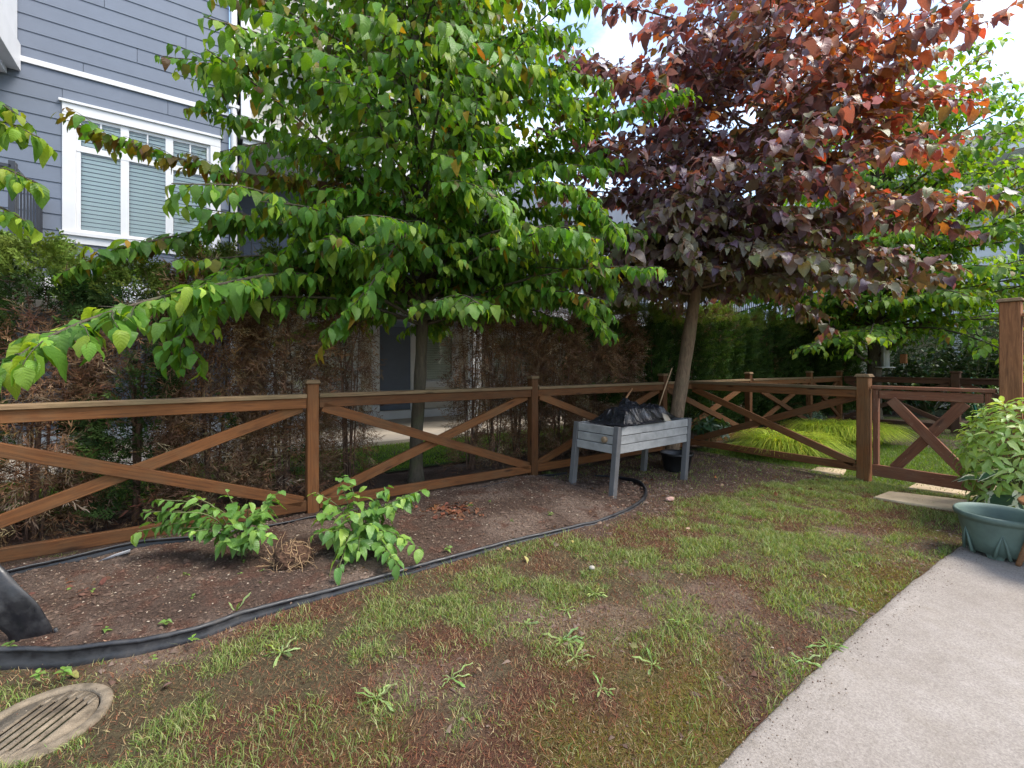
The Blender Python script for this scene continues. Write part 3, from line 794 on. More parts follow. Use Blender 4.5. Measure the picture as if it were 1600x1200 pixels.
def limb(mb, L, pts, r0, kind_fn, lsize=.15, spacing=.055, twig_len=(.25, .7), twig_step=.15, style='droop', start=.15, bare_tip=True, r1=.004, col=(1, 1, 1), slope=-.1):
    """a branch along control points with alternate leafy side twigs"""
    P = interp_path(pts, max(10, len(pts)*6)); n = len(P)
    mb.tube(P, np.linspace(r0, r1, n), 6, col)
    seg = np.linalg.norm(np.diff(P, axis=0), axis=1); cum = np.concatenate([[0], np.cumsum(seg)]); tot = cum[-1]; s = tot*start; sg = random.choice((-1, 1))
    while s < tot*.97:
        i = min(n-2, int(np.searchsorted(cum, s))-1); i = max(i, 0); f = s/tot
        p = P[i]+(P[i+1]-P[i])*((s-cum[i])/max(seg[i], 1e-6)); d = unit(P[i+1]-P[i]); side = unit(np.cross(d, UP))*sg; sg = -sg
        ln = (twig_len[0]+(twig_len[1]-twig_len[0])*random.random())*(1-.55*f)
        td = unit(d*random.uniform(.5, 1.0)+side*random.uniform(.6, 1.1)+UP*random.uniform(slope-.15, slope+.35)+rv(.08))
        q = [p]; v = td
        for k in range(4):
            v = unit(v-UP*.09*(1 if style == 'droop' else .6)+rv(.07)); q.append(q[-1]+v*ln/4)
        mb.tube(q, np.linspace(max(r1, .004), .0018, 5), 3, col, False)
        twig_leaves(L, q, kind_fn, spacing, lsize, style)
        s += twig_step*random.uniform(.7, 1.3)
    twig_leaves(L, P[int(n*max(.3, start)):int(n*.75)], kind_fn, spacing*2.2, lsize, style)
    if bare_tip: twig_leaves(L, P[int(n*.72):], kind_fn, spacing, lsize*.95, style)
def auto_limb(base, az, elev, length, droop, n=5):
    d = V3(math.cos(az)*math.cos(elev), math.sin(az)*math.cos(elev), math.sin(elev)); q = [np.array(base)]
    for k in range(n):
        d = unit(d-UP*droop*(k/n)+rv(.05)); q.append(q[-1]+d*length/n)
    return q
def mixc(a, b, t): return np.asarray(a)*(1-t)+np.asarray(b)*t
def jit(c, s=.18):
    return np.clip(np.asarray(c)*(1+random.gauss(0, s))*np.array([1+random.gauss(0, .08), 1+random.gauss(0, .05), 1+random.gauss(0, .1)]), .004, .9)

# ---------------------------------------------------------------- green broadleaf tree behind the fence
def green_col(redz=None, young=.16):
    def f(p, t):
        c = mixc((.055, .14, .018), (.125, .25, .034), random.random())
        if random.random() < young+.3*(t > .7): c = mixc(c, (.25, .36, .035), random.uniform(.3, 1))
        if redz and random.random() < redz: c = mixc(c, random.choice([(.16, .07, .02), (.11, .05, .035), (.2, .12, .02)]), random.uniform(.4, 1))
        elif random.random() < .012: c = V3(.3, .19, .02)
        return jit(c)
    return f
def trunk_obj(tree, pts, r, mat, name='trunk', k=12, flare=1.35):
    mb = MB(); P = interp_path(pts, 40); n = len(P); rr = np.interp(np.linspace(0, 1, n), np.linspace(0, 1, len(r)), r)
    rr[:3] *= np.array([flare, (flare+1)/2, 1.05])
    rr = rr*(1+.05*np.sin(np.arange(n)*1.7)); mb.tube(P, rr, k); return link(name, mb.mesh(name, mat, True), tree)
B1 = G(650, 757); t1 = thing('broadleaf_tree', B1, 'large green broadleaf tree with arching branches behind the timber fence', 'tree')
d1 = 5.15
tp = [B1-Vector((0, 0, .05)), D(651, 680, d1), D(656, 600, d1), D(660, 505, d1), D(664, 400, d1), D(655, 260, d1), D(648, 120, d1), D(645, -40, d1)]
trunk_obj(t1, tp, [.08, .072, .068, .064, .052, .04, .028, .012], BARK1)
TP1 = interp_path(tp, 60); L = []
hero = [
 ([(655, 500, 5.1), (560, 450, 4.6), (460, 428, 4.0), (330, 447, 3.2), (190, 482, 2.7), (70, 530, 2.35), (-15, 592, 2.2)], .02, .15, .0, .17),
 ([(655, 480, 5.1), (560, 430, 4.7), (450, 415, 4.3), (360, 425, 3.9), (305, 470, 3.6), (288, 520, 3.45), (282, 575, 3.4)], .016, .14, .0, .15),
 ([(657, 470, 5.1), (520, 370, 4.6), (400, 345, 4.2), (290, 365, 3.9), (180, 392, 3.6), (90, 428, 3.4)], .018, .14, .12, .14),
 ([(655, 380, 5.1), (560, 300, 4.7), (450, 280, 4.4), (350, 268, 4.15), (240, 235, 3.95), (150, 205, 3.8), (105, 188, 3.75)], .018, .12, .65, .12),
 ([(660, 430, 5.1), (650, 370, 4.4), (625, 375, 3.9), (590, 430, 3.65), (550, 480, 3.55), (508, 525, 3.5)], .014, .15, .1, .14),
 ([(660, 400, 5.1), (760, 280, 4.9), (860, 215, 4.75), (970, 175, 4.6), (1078, 142, 4.5)], .018, .13, .0, .13),
 ([(662, 450, 5.1), (770, 330, 4.7), (850, 285, 4.4), (920, 310, 4.2), (975, 375, 4.1)], .018, .14, .0, .14),
 ([(662, 500, 5.1), (760, 470, 4.9), (850, 450, 4.6), (915, 485, 4.5), (960, 522, 4.45)], .018, .13, .0, .13),
 ([(650, 260, 5.1), (560, 150, 4.8), (480, 95, 4.6), (400, 95, 4.45), (320, 175, 4.4)], .016, .13, .1, .14),
 ([(655, 440, 5.1), (690, 330, 4.4), (720, 290, 4.0), (760, 300, 3.7), (800, 350, 3.6)], .014, .15, .05, .13),
 ([(655, 450, 5.1), (600, 330, 4.5), (560, 300, 4.2), (500, 330, 3.95), (440, 400, 3.8)], .014, .14, .0, .13),
 ([(655, 260, 5.1), (760, 150, 4.9), (860, 110, 4.8), (950, 130, 4.7)], .016, .13, .05, .13),
 ([(655, 220, 5.1), (740, 90, 4.9), (830, 50, 4.8), (910, 60, 4.7)], .016, .13, .05, .13),
 ([(662, 480, 5.1), (750, 400, 4.9), (840, 370, 4.7), (920, 395, 4.6), (962, 450, 4.5)], .018, .14, .0, .13),
 ([(662, 440, 5.1), (770, 345, 4.9), (870, 325, 4.7), (955, 345, 4.6)], .018, .14, .0, .13),
 ([(662, 500, 5.1), (740, 440, 5.0), (820, 430, 4.8), (890, 465, 4.7)], .018, .14, .0, .13),
 ([(660, 380, 5.1), (770, 270, 5.0), (880, 240, 4.9), (970, 260, 4.9)], .018, .14, .0, .13),
 ([(658, 480, 5.1), (570, 410, 4.9), (480, 395, 4.7), (400, 430, 4.5)], .018, .14, .0, .13),
 ([(655, 300, 5.1), (740, 160, 4.6), (800, 110, 4.35), (850, 120, 4.2), (900, 160, 4.1)], .014, .13, .05, .13),
]
for hi_, (pts, r0, ls, red, st) in enumerate(hero):
    mb = MB(); limb(mb, L, [D(*p) for p in pts], r0, green_col(red), ls*(1.0 if hi_ < 2 else .86), .036, (.22, .6), st*.5, 'droop', .18, True, slope=.12)
    HP = interp_path([D(*p) for p in pts], 40); twig_leaves(L, HP[12:], green_col(red), .045, ls*(.95 if hi_ < 2 else .82), 'flat')
    link('branch', mb.mesh('branch', BARK1, True), t1)
for k in range(92):
    h = 1.78+4.8*(k/92)**1.02; i = int(np.argmin(abs(TP1[:, 2]-h))); az = k*2.39996+.4
    ln = max(.7, 2.5-.15*max(0, h-1.8)**1.2+random.uniform(-.3, .3)); mb = MB()
    # branches towards the camera stay above the fence line, so they read against the crown
    limb(mb, L, auto_limb(TP1[i], az, R(random.uniform(8, 38)), ln, .28), .006+.006*ln, green_col(.05+.12*(h > 4)), .124, .041, (.3, .75), .11, 'droop', .12)
    link('branch', mb.mesh('branch', BARK1, True), t1)
for k in range(26):
    h = 1.75+.9*(k/26); i = int(np.argmin(abs(TP1[:, 2]-h))); mb = MB()
    limb(mb, L, auto_limb(TP1[i], k*2.39996+1.1, R(random.uniform(2, 20)), random.uniform(1.7, 2.5), .2), .02, green_col(.03), .124, .041, (.3, .7), .11, 'droop', .2)
    link('branch', mb.mesh('branch', BARK1, True), t1)
print('tree1 leaves', len(L)); foliage('ovate', L, LEAFG, t1)

# ---------------------------------------------------------------- purple-leaved redbud in front of the fence
B2 = G(1046, 726); t2 = thing('redbud_tree', B2, 'purple heart-leaved redbud tree with a leaning trunk behind the raised planter', 'tree')
d2 = 6.15
tp2 = [B2-Vector((0, 0, .05)), D(1052, 690, d2), D(1060, 630, d2), D(1071, 560, d2), D(1083, 480, d2), D(1091, 420, d2), D(1110, 350, d2), D(1150, 270, d2-.1), D(1195, 190, d2-.2), D(1206, 110, d2-.2), D(1200, 20, d2-.2), D(1210, -90, d2-.2)]
trunk_obj(t2, tp2, [.1, .095, .09, .086, .08, .07, .054, .042, .034, .028, .02, .008], BARK2)
TP2 = interp_path(tp2, 70); L = []
def purple_col(p, t):
    h = p[2]; c = mixc((.09, .052, .064), (.2, .135, .16), random.random())
    q = random.random()
    low = float(sstep(3.8, 2.3, h)); backlit = float(sstep(2.3, 4.0, (Vector(p)-CAM).dot(RIGHT)))*float(sstep(2.0, 3.0, h))  # backlit glow of the crown's right side, put into leaf colour as orange and red
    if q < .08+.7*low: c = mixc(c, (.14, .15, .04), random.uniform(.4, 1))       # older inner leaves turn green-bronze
    elif q < .17+.2*low+.38*backlit: c = mixc(c, (.42, .2, .03), random.uniform(.4, 1))
    elif q < .27+.5*backlit: c = mixc(c, (.4, .1, .04), random.uniform(.4, 1))
    elif q < .52+.3*backlit: c = mixc(c, (.3, .22, .25), .9)
    return jit(c, .15)
hero2 = [
 [(1086, 455, 6.15), (1150, 405, 6.0), (1230, 372, 5.8), (1330, 352, 5.6), (1440, 345, 5.4)],
 [(1086, 440, 6.15), (1060, 370, 6.0), (1010, 300, 5.9), (950, 240, 5.9), (885, 150, 5.9)],
 [(1090, 425, 6.15), (1120, 350, 5.5), (1160, 320, 5.0), (1220, 330, 4.6), (1290, 375, 4.4)],
 [(1090, 430, 6.1), (1060, 370, 5.6), (1020, 350, 5.1), (985, 370, 4.8), (1010, 440, 4.65)],
 [(1200, 190, 5.95), (1270, 150, 5.7), (1330, 130, 5.5), (1400, 105, 5.35), (1465, 85, 5.25)],
 [(1200, 180, 5.95), (1290, 190, 5.7), (1370, 205, 5.5), (1430, 225, 5.35), (1480, 250, 5.2)],
 [(1195, 200, 5.95), (1290, 260, 5.6), (1370, 300, 5.3), (1440, 330, 5.1), (1515, 365, 5.0)],
 [(1150, 270, 6.05), (1100, 200, 5.8), (1020, 150, 5.6), (960, 110, 5.5), (890, 95, 5.5)],
 [(1130, 320, 6.1), (1080, 300, 5.3), (1050, 310, 4.9), (1060, 360, 4.6), (1090, 420, 4.5)],
 [(1130, 320, 6.1), (1040, 230, 5.9), (960, 180, 5.8), (870, 170, 5.7)],
 [(1100, 390, 6.1), (1030, 340, 5.8), (960, 310, 5.6), (905, 320, 5.5)],
 [(1150, 280, 6.05), (1060, 190, 6.0), (970, 130, 5.9), (880, 80, 5.9)],
 [(1120, 340, 6.1), (1030, 260, 5.9), (960, 220, 5.8), (900, 230, 5.7)],
 [(1200, 150, 5.95), (1110, 60, 5.9), (1020, 20, 5.8), (930, 10, 5.8)],
 [(1206, 120, 5.95), (1160, 80, 5.6), (1110, 70, 5.4), (1060, 90, 5.2), (1010, 140, 5.1)],
 [(1110, 350, 6.15), (1190, 330, 5.7), (1280, 350, 5.3), (1340, 390, 5.1), (1390, 430, 5.0)],
 [(1150, 280, 6.05), (1230, 270, 5.4), (1280, 280, 5.0), (1330, 310, 4.8), (1370, 350, 4.7)],
]
for pts in hero2:
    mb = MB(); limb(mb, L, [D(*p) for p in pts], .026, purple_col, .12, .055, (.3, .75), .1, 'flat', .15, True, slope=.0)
    link('branch', mb.mesh('branch', BARK2, True), t2)
for k in range(82):
    h = 2.5+3.7*(k/82); i = int(np.argmin(abs(TP2[:, 2]-h))); az = k*2.39996
    ln = 2.5*math.sin(math.pi*min(1, .38+.6*(k/82)))**.6+random.uniform(-.4, .3); mb = MB()
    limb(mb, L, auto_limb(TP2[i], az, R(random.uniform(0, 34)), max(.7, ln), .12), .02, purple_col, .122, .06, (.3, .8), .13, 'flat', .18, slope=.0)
    link('branch', mb.mesh('branch', BARK2, True), t2)
for k in range(40):
    h = 2.3+.9*(k/40); i = int(np.argmin(abs(TP2[:, 2]-h))); mb = MB(); az = k*2.39996+.5
    tow = math.cos(az-math.atan2(RIGHT.y, RIGHT.x)); ln = 1.85+1.0*max(0, tow)+random.uniform(-.3, .2)
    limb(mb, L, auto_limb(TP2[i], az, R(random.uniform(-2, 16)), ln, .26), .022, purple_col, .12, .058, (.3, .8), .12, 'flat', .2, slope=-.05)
    link('branch', mb.mesh('branch', BARK2, True), t2)
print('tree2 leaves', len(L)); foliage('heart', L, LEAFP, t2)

# ---------------------------------------------------------------- tree in the neighbouring yard
B3 = G(1366, 664); t3 = thing('broadleaf_tree', B3, 'green broadleaf tree with a bird feeder in the neighbouring yard', 'tree')
d3 = (CAM.z)*FPX/(664-HOR)
tp3 = [B3-Vector((0, 0, .05)), D(1366, 600, d3), D(1367, 530, d3), D(1372, 440, d3), D(1368, 300, d3), D(1366, 160, d3), D(1372, 40, d3)]
trunk_obj(t3, tp3, [.15, .13, .125, .11, .08, .05, .015], BARK1); TP3 = interp_path(tp3, 60); L = []
hero3 = [
 [(1368, 330, 10.1), (1420, 220, 9.8), (1465, 150, 9.6), (1500, 110, 9.5), (1540, 78, 9.4)],
 [(1368, 360, 10.1), (1430, 260, 9.7), (1480, 190, 9.4), (1520, 145, 9.2), (1555, 118, 9.1)],
 [(1370, 400, 10.1), (1450, 300, 9.4), (1520, 240, 9.0), (1570, 200, 8.8), (1625, 168, 8.6)],
 [(1370, 420, 10.1), (1460, 340, 9.2), (1530, 290, 8.7), (1590, 262, 8.5), (1650, 245, 8.3)],
 [(1370, 450, 10.1), (1460, 400, 9.2), (1530, 370, 8.6), (1600, 360, 8.2)],
 [(1366, 570, 10.1), (1340, 555, 9.8), (1310, 520, 9.6), (1270, 470, 9.4), (1220, 450, 9.2)],
 [(1368, 560, 10.1), (1400, 535, 9.7), (1450, 500, 9.4), (1500, 470, 9.2), (1540, 480, 9.0)],
]
for q, pts in enumerate(hero3):
    mb = MB(); limb(mb, L, [D(*p) for p in pts], .04, green_col(.6 if q < 4 else .05, .25), .125, .06, (.3, .8), .12, 'droop', .15, True)
    link('branch', mb.mesh('branch', BARK1, True), t3)
for k in range(96):
    h = 1.85+5.1*(k/96); i = int(np.argmin(abs(TP3[:, 2]-h))); az = k*2.39996+1
    ln = max(.9, 3.6-.13*max(0, h-1.9)**1.6+random.uniform(-.3, .3)); mb = MB()
    limb(mb, L, auto_limb(TP3[i], az, R(random.uniform(8, 34)), ln, .2), .03, green_col(.04, .35), .155, .075, (.4, 1.1), .14, 'flat', .12)
    link('branch', mb.mesh('branch', BARK1, True), t3)
for k in range(34):
    h = 1.9+1.6*(k/34); i = int(np.argmin(abs(TP3[:, 2]-h))); mb = MB()
    limb(mb, L, auto_limb(TP3[i], k*2.39996+.7, R(random.uniform(0, 20)), random.uniform(2.6, 3.8), .2), .03, green_col(.04, .35), .155, .075, (.4, 1.1), .15, 'flat', .15)
    link('branch', mb.mesh('branch', BARK1, True), t3)
print('tree3 leaves', len(L)); foliage('ovate', L, LEAFG, t3)

# ---------------------------------------------------------------- young tree reaching in beside the balcony
B4 = D(-330, 570, 3.2); B4.z = 0.02; t4 = thing('broadleaf_tree', B4, 'bright green leafy tree reaching in beside the black balcony railing', 'tree')
tp4 = [B4-Vector((0, 0, .05)), D(-325, 600, 3.2), D(-318, 400, 3.2), D(-310, 200, 3.2), D(-300, 40, 3.2)]
trunk_obj(t4, tp4, [.06, .055, .045, .03, .01], BARK1); L = []
for pts in ([(-312, 330, 3.2), (-200, 240, 3.1), (-90, 200, 3.05), (0, 190, 3.05), (62, 215, 3.05)], [(-315, 400, 3.2), (-200, 300, 3.1), (-80, 260, 3.0), (0, 262, 3.0), (55, 285, 3.0)],
            [(-316, 450, 3.2), (-200, 350, 3.1), (-80, 315, 3.0), (-10, 320, 3.0), (40, 345, 3.0)], [(-308, 220, 3.2), (-200, 150, 3.1), (-100, 130, 3.0), (-20, 150, 3.0), (20, 175, 3.0)],
            [(-312, 300, 3.2), (-240, 200, 2.8), (-150, 160, 2.6), (-80, 170, 2.5)], [(-312, 300, 3.2), (-380, 200, 3.4), (-450, 160, 3.6), (-520, 170, 3.7)]):
    mb = MB(); limb(mb, L, [D(*p) for p in pts], .014, green_col(.0, .6), .12, .045, (.15, .35), .08, 'droop', .3, True)
    link('branch', mb.mesh('branch', BARK1, True), t4)
foliage('ovate', L, LEAFG, t4, 150)

# ---------------------------------------------------------------- cedar hedge
def frond_tpl(dead, seed):
    r = random.Random(seed); V = []; F = []
    curl = r.uniform(.1, .9) if dead else r.uniform(0, .3); sway = r.uniform(-.5, .5) if dead else r.uniform(-.15, .15)
    def P(x, y, z=0): V.append((x, y+sway*x*x, z-curl*x*x)); return len(V)-1
    def kite(x0, y0, x1, y1, w):
        dx, dy = x1-x0, y1-y0; l = math.hypot(dx, dy)+1e-6; nx, ny = -dy/l*w, dx/l*w; mx, my = x0+dx*.45, y0+dy*.45
        zz = r.uniform(-.06, .06)
        a, b, c, d = P(x0, y0), P(mx+nx, my+ny, zz), P(x1, y1, zz*2), P(mx-nx, my-ny, zz); F.append((a, b, c, d))
    w = .016 if dead else .036
    for k in range(4): kite(k*.25, 0, k*.25+.26, 0, w*.8)
    m = 7 if dead else 9
    for k in range(m):
        t = .06+.88*k/m; s = (-1) ** k; ln = (.42*(1-t*.7))*r.uniform(.7, 1.15); a = R(r.uniform(28, 50))*s
        x1, y1 = t+ln*math.cos(a), ln*math.sin(a); kite(t, 0, x1, y1, w)
        if not dead or r.random() < .6:
            for f, b in ((.4, a+.5), (.65, a-.45)):
                kite(t+(x1-t)*f, y1*f, t+(x1-t)*f+ln*.45*math.cos(b), y1*f+ln*.45*math.sin(b), w*.85)
    V = np.array(V); return V, np.array(F), np.zeros((len(V), 2))
FR_G = [frond_tpl(False, s) for s in range(6)]; FR_D = [frond_tpl(True, s+20) for s in range(8)]
def cedar_mesh(style, seed, height=2.25, rad=.34):
    random.seed(seed); np.random.seed(seed); out = []
    n = {'green': 1650, 'mixed': 2000, 'dead': 2150, 'wispy': 750}[style]
    G_, D_ = [], []
    for k in range(n):
        z = .06+(height-.06)*random.random()**.92; a = random.random()*2*math.pi
        top = float(sstep(height, height-.45, np.array(z)))
        rr = rad*(.35+.65*top)*(.82+.3*vnoise(np.array(a*2.2), np.array(z*3.1), seed)); q = random.random() ** .5
        if style == 'wispy': rr *= .85; q = random.random() ** .8
        rad_ = V3(math.cos(a), math.sin(a), 0); p = rad_*rr*(.35+.65*q)+UP*z; tang = V3(-math.sin(a), math.cos(a), 0)
        nz = float(vnoise(np.array(a*1.6+5), np.array(z*2.3), seed+5))
        green = style == 'green' and nz < .86 or style == 'mixed' and (z > height-.5 or nz > .66) or style == 'dead' and (nz > .87 or z > height-.1)
        if green:
            d = unit(rad_*random.uniform(.5, 1)+UP*random.uniform(.1, 1.0)+tang*random.gauss(0, .4)); nr = unit(tang+rv(.45))
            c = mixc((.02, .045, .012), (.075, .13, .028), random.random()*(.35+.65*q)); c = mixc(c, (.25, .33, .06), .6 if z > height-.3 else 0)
            G_.append((p, d, nr, random.uniform(.13, .21), jit(c, .2)))
        else:
            d = unit(rad_*random.uniform(.2, 1)+UP*random.uniform(-1.0, .45)+tang*random.gauss(0, .55)); nr = unit(rv(1))
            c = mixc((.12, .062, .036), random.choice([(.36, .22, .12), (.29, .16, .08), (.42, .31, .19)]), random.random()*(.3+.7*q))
            D_.append((p, d, nr, random.uniform(.14, .26), jit(c, .2)))
    meshes = []
    for lst, tl, mat, nm in ((G_, FR_G, NEEDLE, 'green_foliage'), (D_, FR_D, DEADF, 'dead_foliage')):
        if len(lst) < 3: continue
        pos, d, nr, sz, c = (np.array(x, float) for x in zip(*lst)); o = bulk(nm, tl, pos, d, nr, sz, c, mat, None, smooth=False)
        meshes.append((nm, o.data)); bpy.data.objects.remove(o)
    mb = MB()
    for s in range(5 if style != 'wispy' else 8):
        a = random.random()*6.28; b = .05 if s else 0; lean = rv(.05); x, y = b*math.cos(a), b*math.sin(a)
        mb.tube([(x, y, -.02), (x*2.5+lean[0], y*2.5+lean[1], height*.5), (x*3.5+lean[1]*2, y*3.5+lean[0]*2, height*random.uniform(.8, .95))], [.026 if s == 0 else .012, .016 if s == 0 else .008, .003], 5, cap=False)
    for s in range(70 if style in ('dead', 'wispy', 'mixed') else 25):    # bare twigs
        a = random.random()*6.28; z = random.uniform(.1, height-.2); q = [V3(0, 0, z)]; v = unit(V3(math.cos(a), math.sin(a), random.uniform(-.2, .8)))
        for k in range(5): v = unit(v+rv(.28)-UP*.1); q.append(q[-1]+v*rad*.26)
        mb.tube(q, [.006, .005, .004, .003, .002, .0015], 3, cap=False)
    meshes.append(('trunk', mb.mesh('trunk', TWIG)))
    return meshes
CED = {}
for st, seeds in (('green', (101, 102)), ('mixed', (111, 112)), ('dead', (121, 122)), ('wispy', (131, 132))):
    CED[st] = [cedar_mesh(st, s) for s in seeds]
random.seed(99)
CLAB = {'green': ('cedar_shrub', 'green columnar cedar in the clipped hedge beyond the fence', 'green cedars of the hedge'),
        'mixed': ('cedar_shrub', 'half brown cedar with a green top at the near end of the hedge', 'half brown cedars of the hedge'),
        'dead': ('cedar_shrub', 'dried out brown cedar in the dying stretch of the hedge', 'dead cedars of the hedge'),
        'wispy': ('cedar_shrub', 'bare wispy dead cedar letting the house show through the hedge', 'bare cedars of the hedge')}
ORD = ['first', 'second', 'third', 'fourth', 'fifth', 'sixth', 'seventh', 'eighth', 'ninth', 'tenth', 'eleventh', 'twelfth', 'thirteenth', 'fourteenth', 'fifteenth', 'sixteenth']
CNT = {}
OLAB = {'green': 'green columnar cedar of the clipped hedge, %s along from the brown ones', 'mixed': 'half brown cedar with green tips, %s of its kind from the near hedge end', 'dead': 'dried out brown cedar, %s of its kind from the near hedge end', 'wispy': 'bare wispy dead cedar, %s of its kind from the near hedge end'}
def cedar(x, y, st, h=1.0, w=1.0, out=False):
    nm, lab, grp = CLAB[st]
    if out:
        CNT['out'] = CNT.get('out', 0)+1; lab = 'half brown cedar past the near picture edge, %s from the hedge end' % ORD[CNT['out']-1]
    else:
        CNT[st] = CNT.get(st, 0)+1; lab = OLAB[st] % ORD[CNT[st]-1]
    ms = random.choice(CED[st]); t = thing(nm, (x, y, .02), lab, 'cedar', grp)
    m = Matrix.Translation((x, y, .02)) @ Matrix.Rotation(random.random()*6.28, 4, 'Z') @ Matrix.Diagonal((w, w, h, 1))
    for n_, me in ms:
        o = link(n_, me, t, m)
        if 'foliage' in n_: o['kind'] = 'stuff'
hx = -3.6; k = 0
while hx < 13.5:
    pxs, _, dd = project(np.array([[hx, .72, 1.2]])); p = pxs[0] if dd[0] > .2 else -999
    if p < 230: st = 'mixed'
    elif p < 470: st = random.choice(['dead', 'dead', 'mixed'])
    elif p < 535: st = 'dead'
    elif p < 562: st = 'wispy'
    elif p < 712: st = None
    elif p < 850: st = 'wispy'
    elif p < 1000: st = random.choice(['dead', 'mixed'])
    else: st = 'green'
    if st: cedar(hx, .72+random.uniform(-.06, .06), st, random.uniform(.95, 1.05)*(1.0 if p < 1000 else 1.04), random.uniform(.95, 1.1) if st != 'wispy' else .85, p < -40)
    hx += (.58 if st not in ('wispy',) else .36)*random.uniform(.92, 1.08); k += 1
# ================================================================ shrubs and perennials
random.seed(5)
def stems(mb, L, base, tips, size, colf, kind='alt', spacing=.07, r=.005, curve=.25, style='up'):
    for tip in tips:
        b = np.array(base)+rv(.02)*V3(1, 1, 0); t = np.array(tip); mid = (b+t)/2+UP*curve*np.linalg.norm(t-b)
        P = interp_path([b, mid, t], 12); mb.tube(P, np.linspace(r, r*.35, 12), 4, (1, 1, 1), False)
        if kind == 'alt': twig_leaves(L, P[4:], colf, spacing, size, style)
        elif kind == 'whorl':
            d = unit(P[-1]-P[-3])
            for w in range(9):
                a = w*2.39996; u = unit(np.cross(d, V3(.3, .9, .1))); v = np.cross(d, u); o = u*math.cos(a)+v*math.sin(a); up = .2+.11*w
                dr = unit(o+d*up*.8); L.append((P[-1]+dr*.01-d*.012*(9-w)*.6, dr, unit(d-dr*np.dot(d, dr)+rv(.1)), size*random.uniform(.75, 1.1)*(1-.04*w), colf(P[-1], w/9)))
def shrub_col(a, b, y=.2, yc=(.2, .28, .04)):
    def f(p, t):
        c = mixc(a, b, random.random())
        if random.random() < y: c = mixc(c, yc, random.uniform(.3, .9))
        return jit(c, .13)
    return f
BARKS = m_plain('green_stem', (.12, .13, .05), .7, 20, .2, .1)
def plant(name, base, label, cat, tips, size, colf, mat, leafkind, n=300, **kw):
    t = thing(name, base, label, cat); mb = MB(); L = []
    stems(mb, L, base, tips, size, colf, **kw); tag(link('stems', mb.mesh('stems', BARKS, True), t), kind='stuff'); foliage(leafkind, L, mat, t, n, 'leaf', 'foliage'); return t
# hydrangea-like shrub by the back edging
b = G(385, 868, .03)
tips = [D(px, py, d) for px, py, d in [(225, 800, 2.95), (215, 830, 2.95), (245, 780, 3.0), (270, 800, 2.9), (300, 775, 3.05), (300, 830, 2.85), (330, 790, 2.9), (355, 770, 3.05), (360, 820, 2.85), (390, 785, 2.95), (410, 800, 2.9), (425, 775, 3.05), (435, 768, 3.1), (330, 815, 2.95), (280, 825, 2.95), (390, 850, 2.85), (420, 840, 2.95), (350, 845, 2.85), (240, 815, 3.0), (405, 830, 2.8)]]
plant('leafy_shrub', b, 'low spreading green shrub with oval leaves by the back edging', 'shrub', tips, .092, shrub_col((.085, .19, .035), (.16, .29, .06), .3, (.28, .42, .08)), LEAFS, 'ovate', spacing=.028, style='flat', curve=.2)
b = G(560, 850, .03)
tips = [D(px, py, d) for px, py, d in [(495, 770, 3.2), (530, 750, 3.3), (545, 745, 3.25), (500, 800, 3.1), (490, 835, 3.0), (520, 830, 2.95), (540, 850, 2.9), (560, 770, 3.3), (590, 780, 3.2), (605, 760, 3.3), (615, 790, 3.1), (600, 830, 3.0), (630, 840, 3.0), (655, 855, 2.95), (610, 870, 2.85), (560, 860, 2.85), (580, 820, 2.95), (640, 775, 3.2), (660, 765, 3.3), (545, 800, 3.0), (530, 885, 2.78), (620, 880, 2.8), (575, 795, 3.05)]]
plant('leafy_shrub', b, 'straggly green bramble-like shrub beside the dry root ball', 'shrub', tips, .105, shrub_col((.075, .18, .035), (.15, .28, .055), .28, (.28, .42, .07)), LEAFS, 'ovate', spacing=.032, style='flat', curve=.15)
# dark plant right of the planter
b = G(1108, 703)
tips = [b+Vector((math.cos(a)*r_, math.sin(a)*r_, h)) for a, r_, h in [(k*2.4, .1+.2*random.random(), .25+.32*random.random()) for k in range(22)]]
plant('hellebore_plant', b, 'dark green lobed-leaf plant beside the grey raised planter', 'plant', tips, .15, shrub_col((.02, .05, .022), (.045, .095, .045), .05), LEAFL, 'lance', kind='whorl', curve=.1)
# clipped variegated mound
b = G(1265, 668)
tips = [b+Vector((math.cos(a)*r_, math.sin(a)*r_, h)) for a, r_, h in [(k*2.4, .36*math.sqrt(k/46), .42-.25*(k/46)) for k in range(46)]]
plant('mounded_shrub', b, 'small rounded blue-green shrub behind the golden grass', 'shrub', tips, .07, shrub_col((.07, .12, .07), (.16, .22, .14), .15, (.3, .36, .2)), LEAFS, 'lance', kind='whorl', curve=.1)
# golden ornamental grass: two clumps
def golden(base, R0, label, n, squash=1.0, seed=0):
    random.seed(seed); t = thing('ornamental_grass', base, label, 'grass clump', 'golden grass clumps'); V, F, C = [], [], []
    for k in range(n):
        a = random.random()*6.283; rr = R0*math.sqrt(random.random())*.75; b0 = np.array(base)+V3(math.cos(a)*rr, math.sin(a)*rr*squash, 0)
        out = unit(V3(math.cos(a), math.sin(a)*squash, 0)+rv(.9)*V3(1, 1, 0)+V3(-.35, -.5, 0)); ln = random.uniform(.5, .85); w = random.uniform(.007, .013)
        sd = np.cross(out, UP); c = jit(mixc((.13, .22, .015), (.5, .56, .07), random.random()), .22); n0 = len(V)
        for j in range(5):
            s = j/4; p = b0+out*ln*s*s*.75*1.1+UP*(ln*(.95*s-.75*s*s*s)); ww = w*(1-s*.95); V += [p-sd*ww, p+sd*ww]; C += [c, c]
        F += [(n0+2*j, n0+2*j+1, n0+2*j+3, n0+2*j+2) for j in range(4)]
    o = link('blades', mesh_np('blades', np.array(V), np.array(F), GRASSM, np.array(C), np.zeros((len(V), 2)), True), t); o['kind'] = 'stuff'; return t
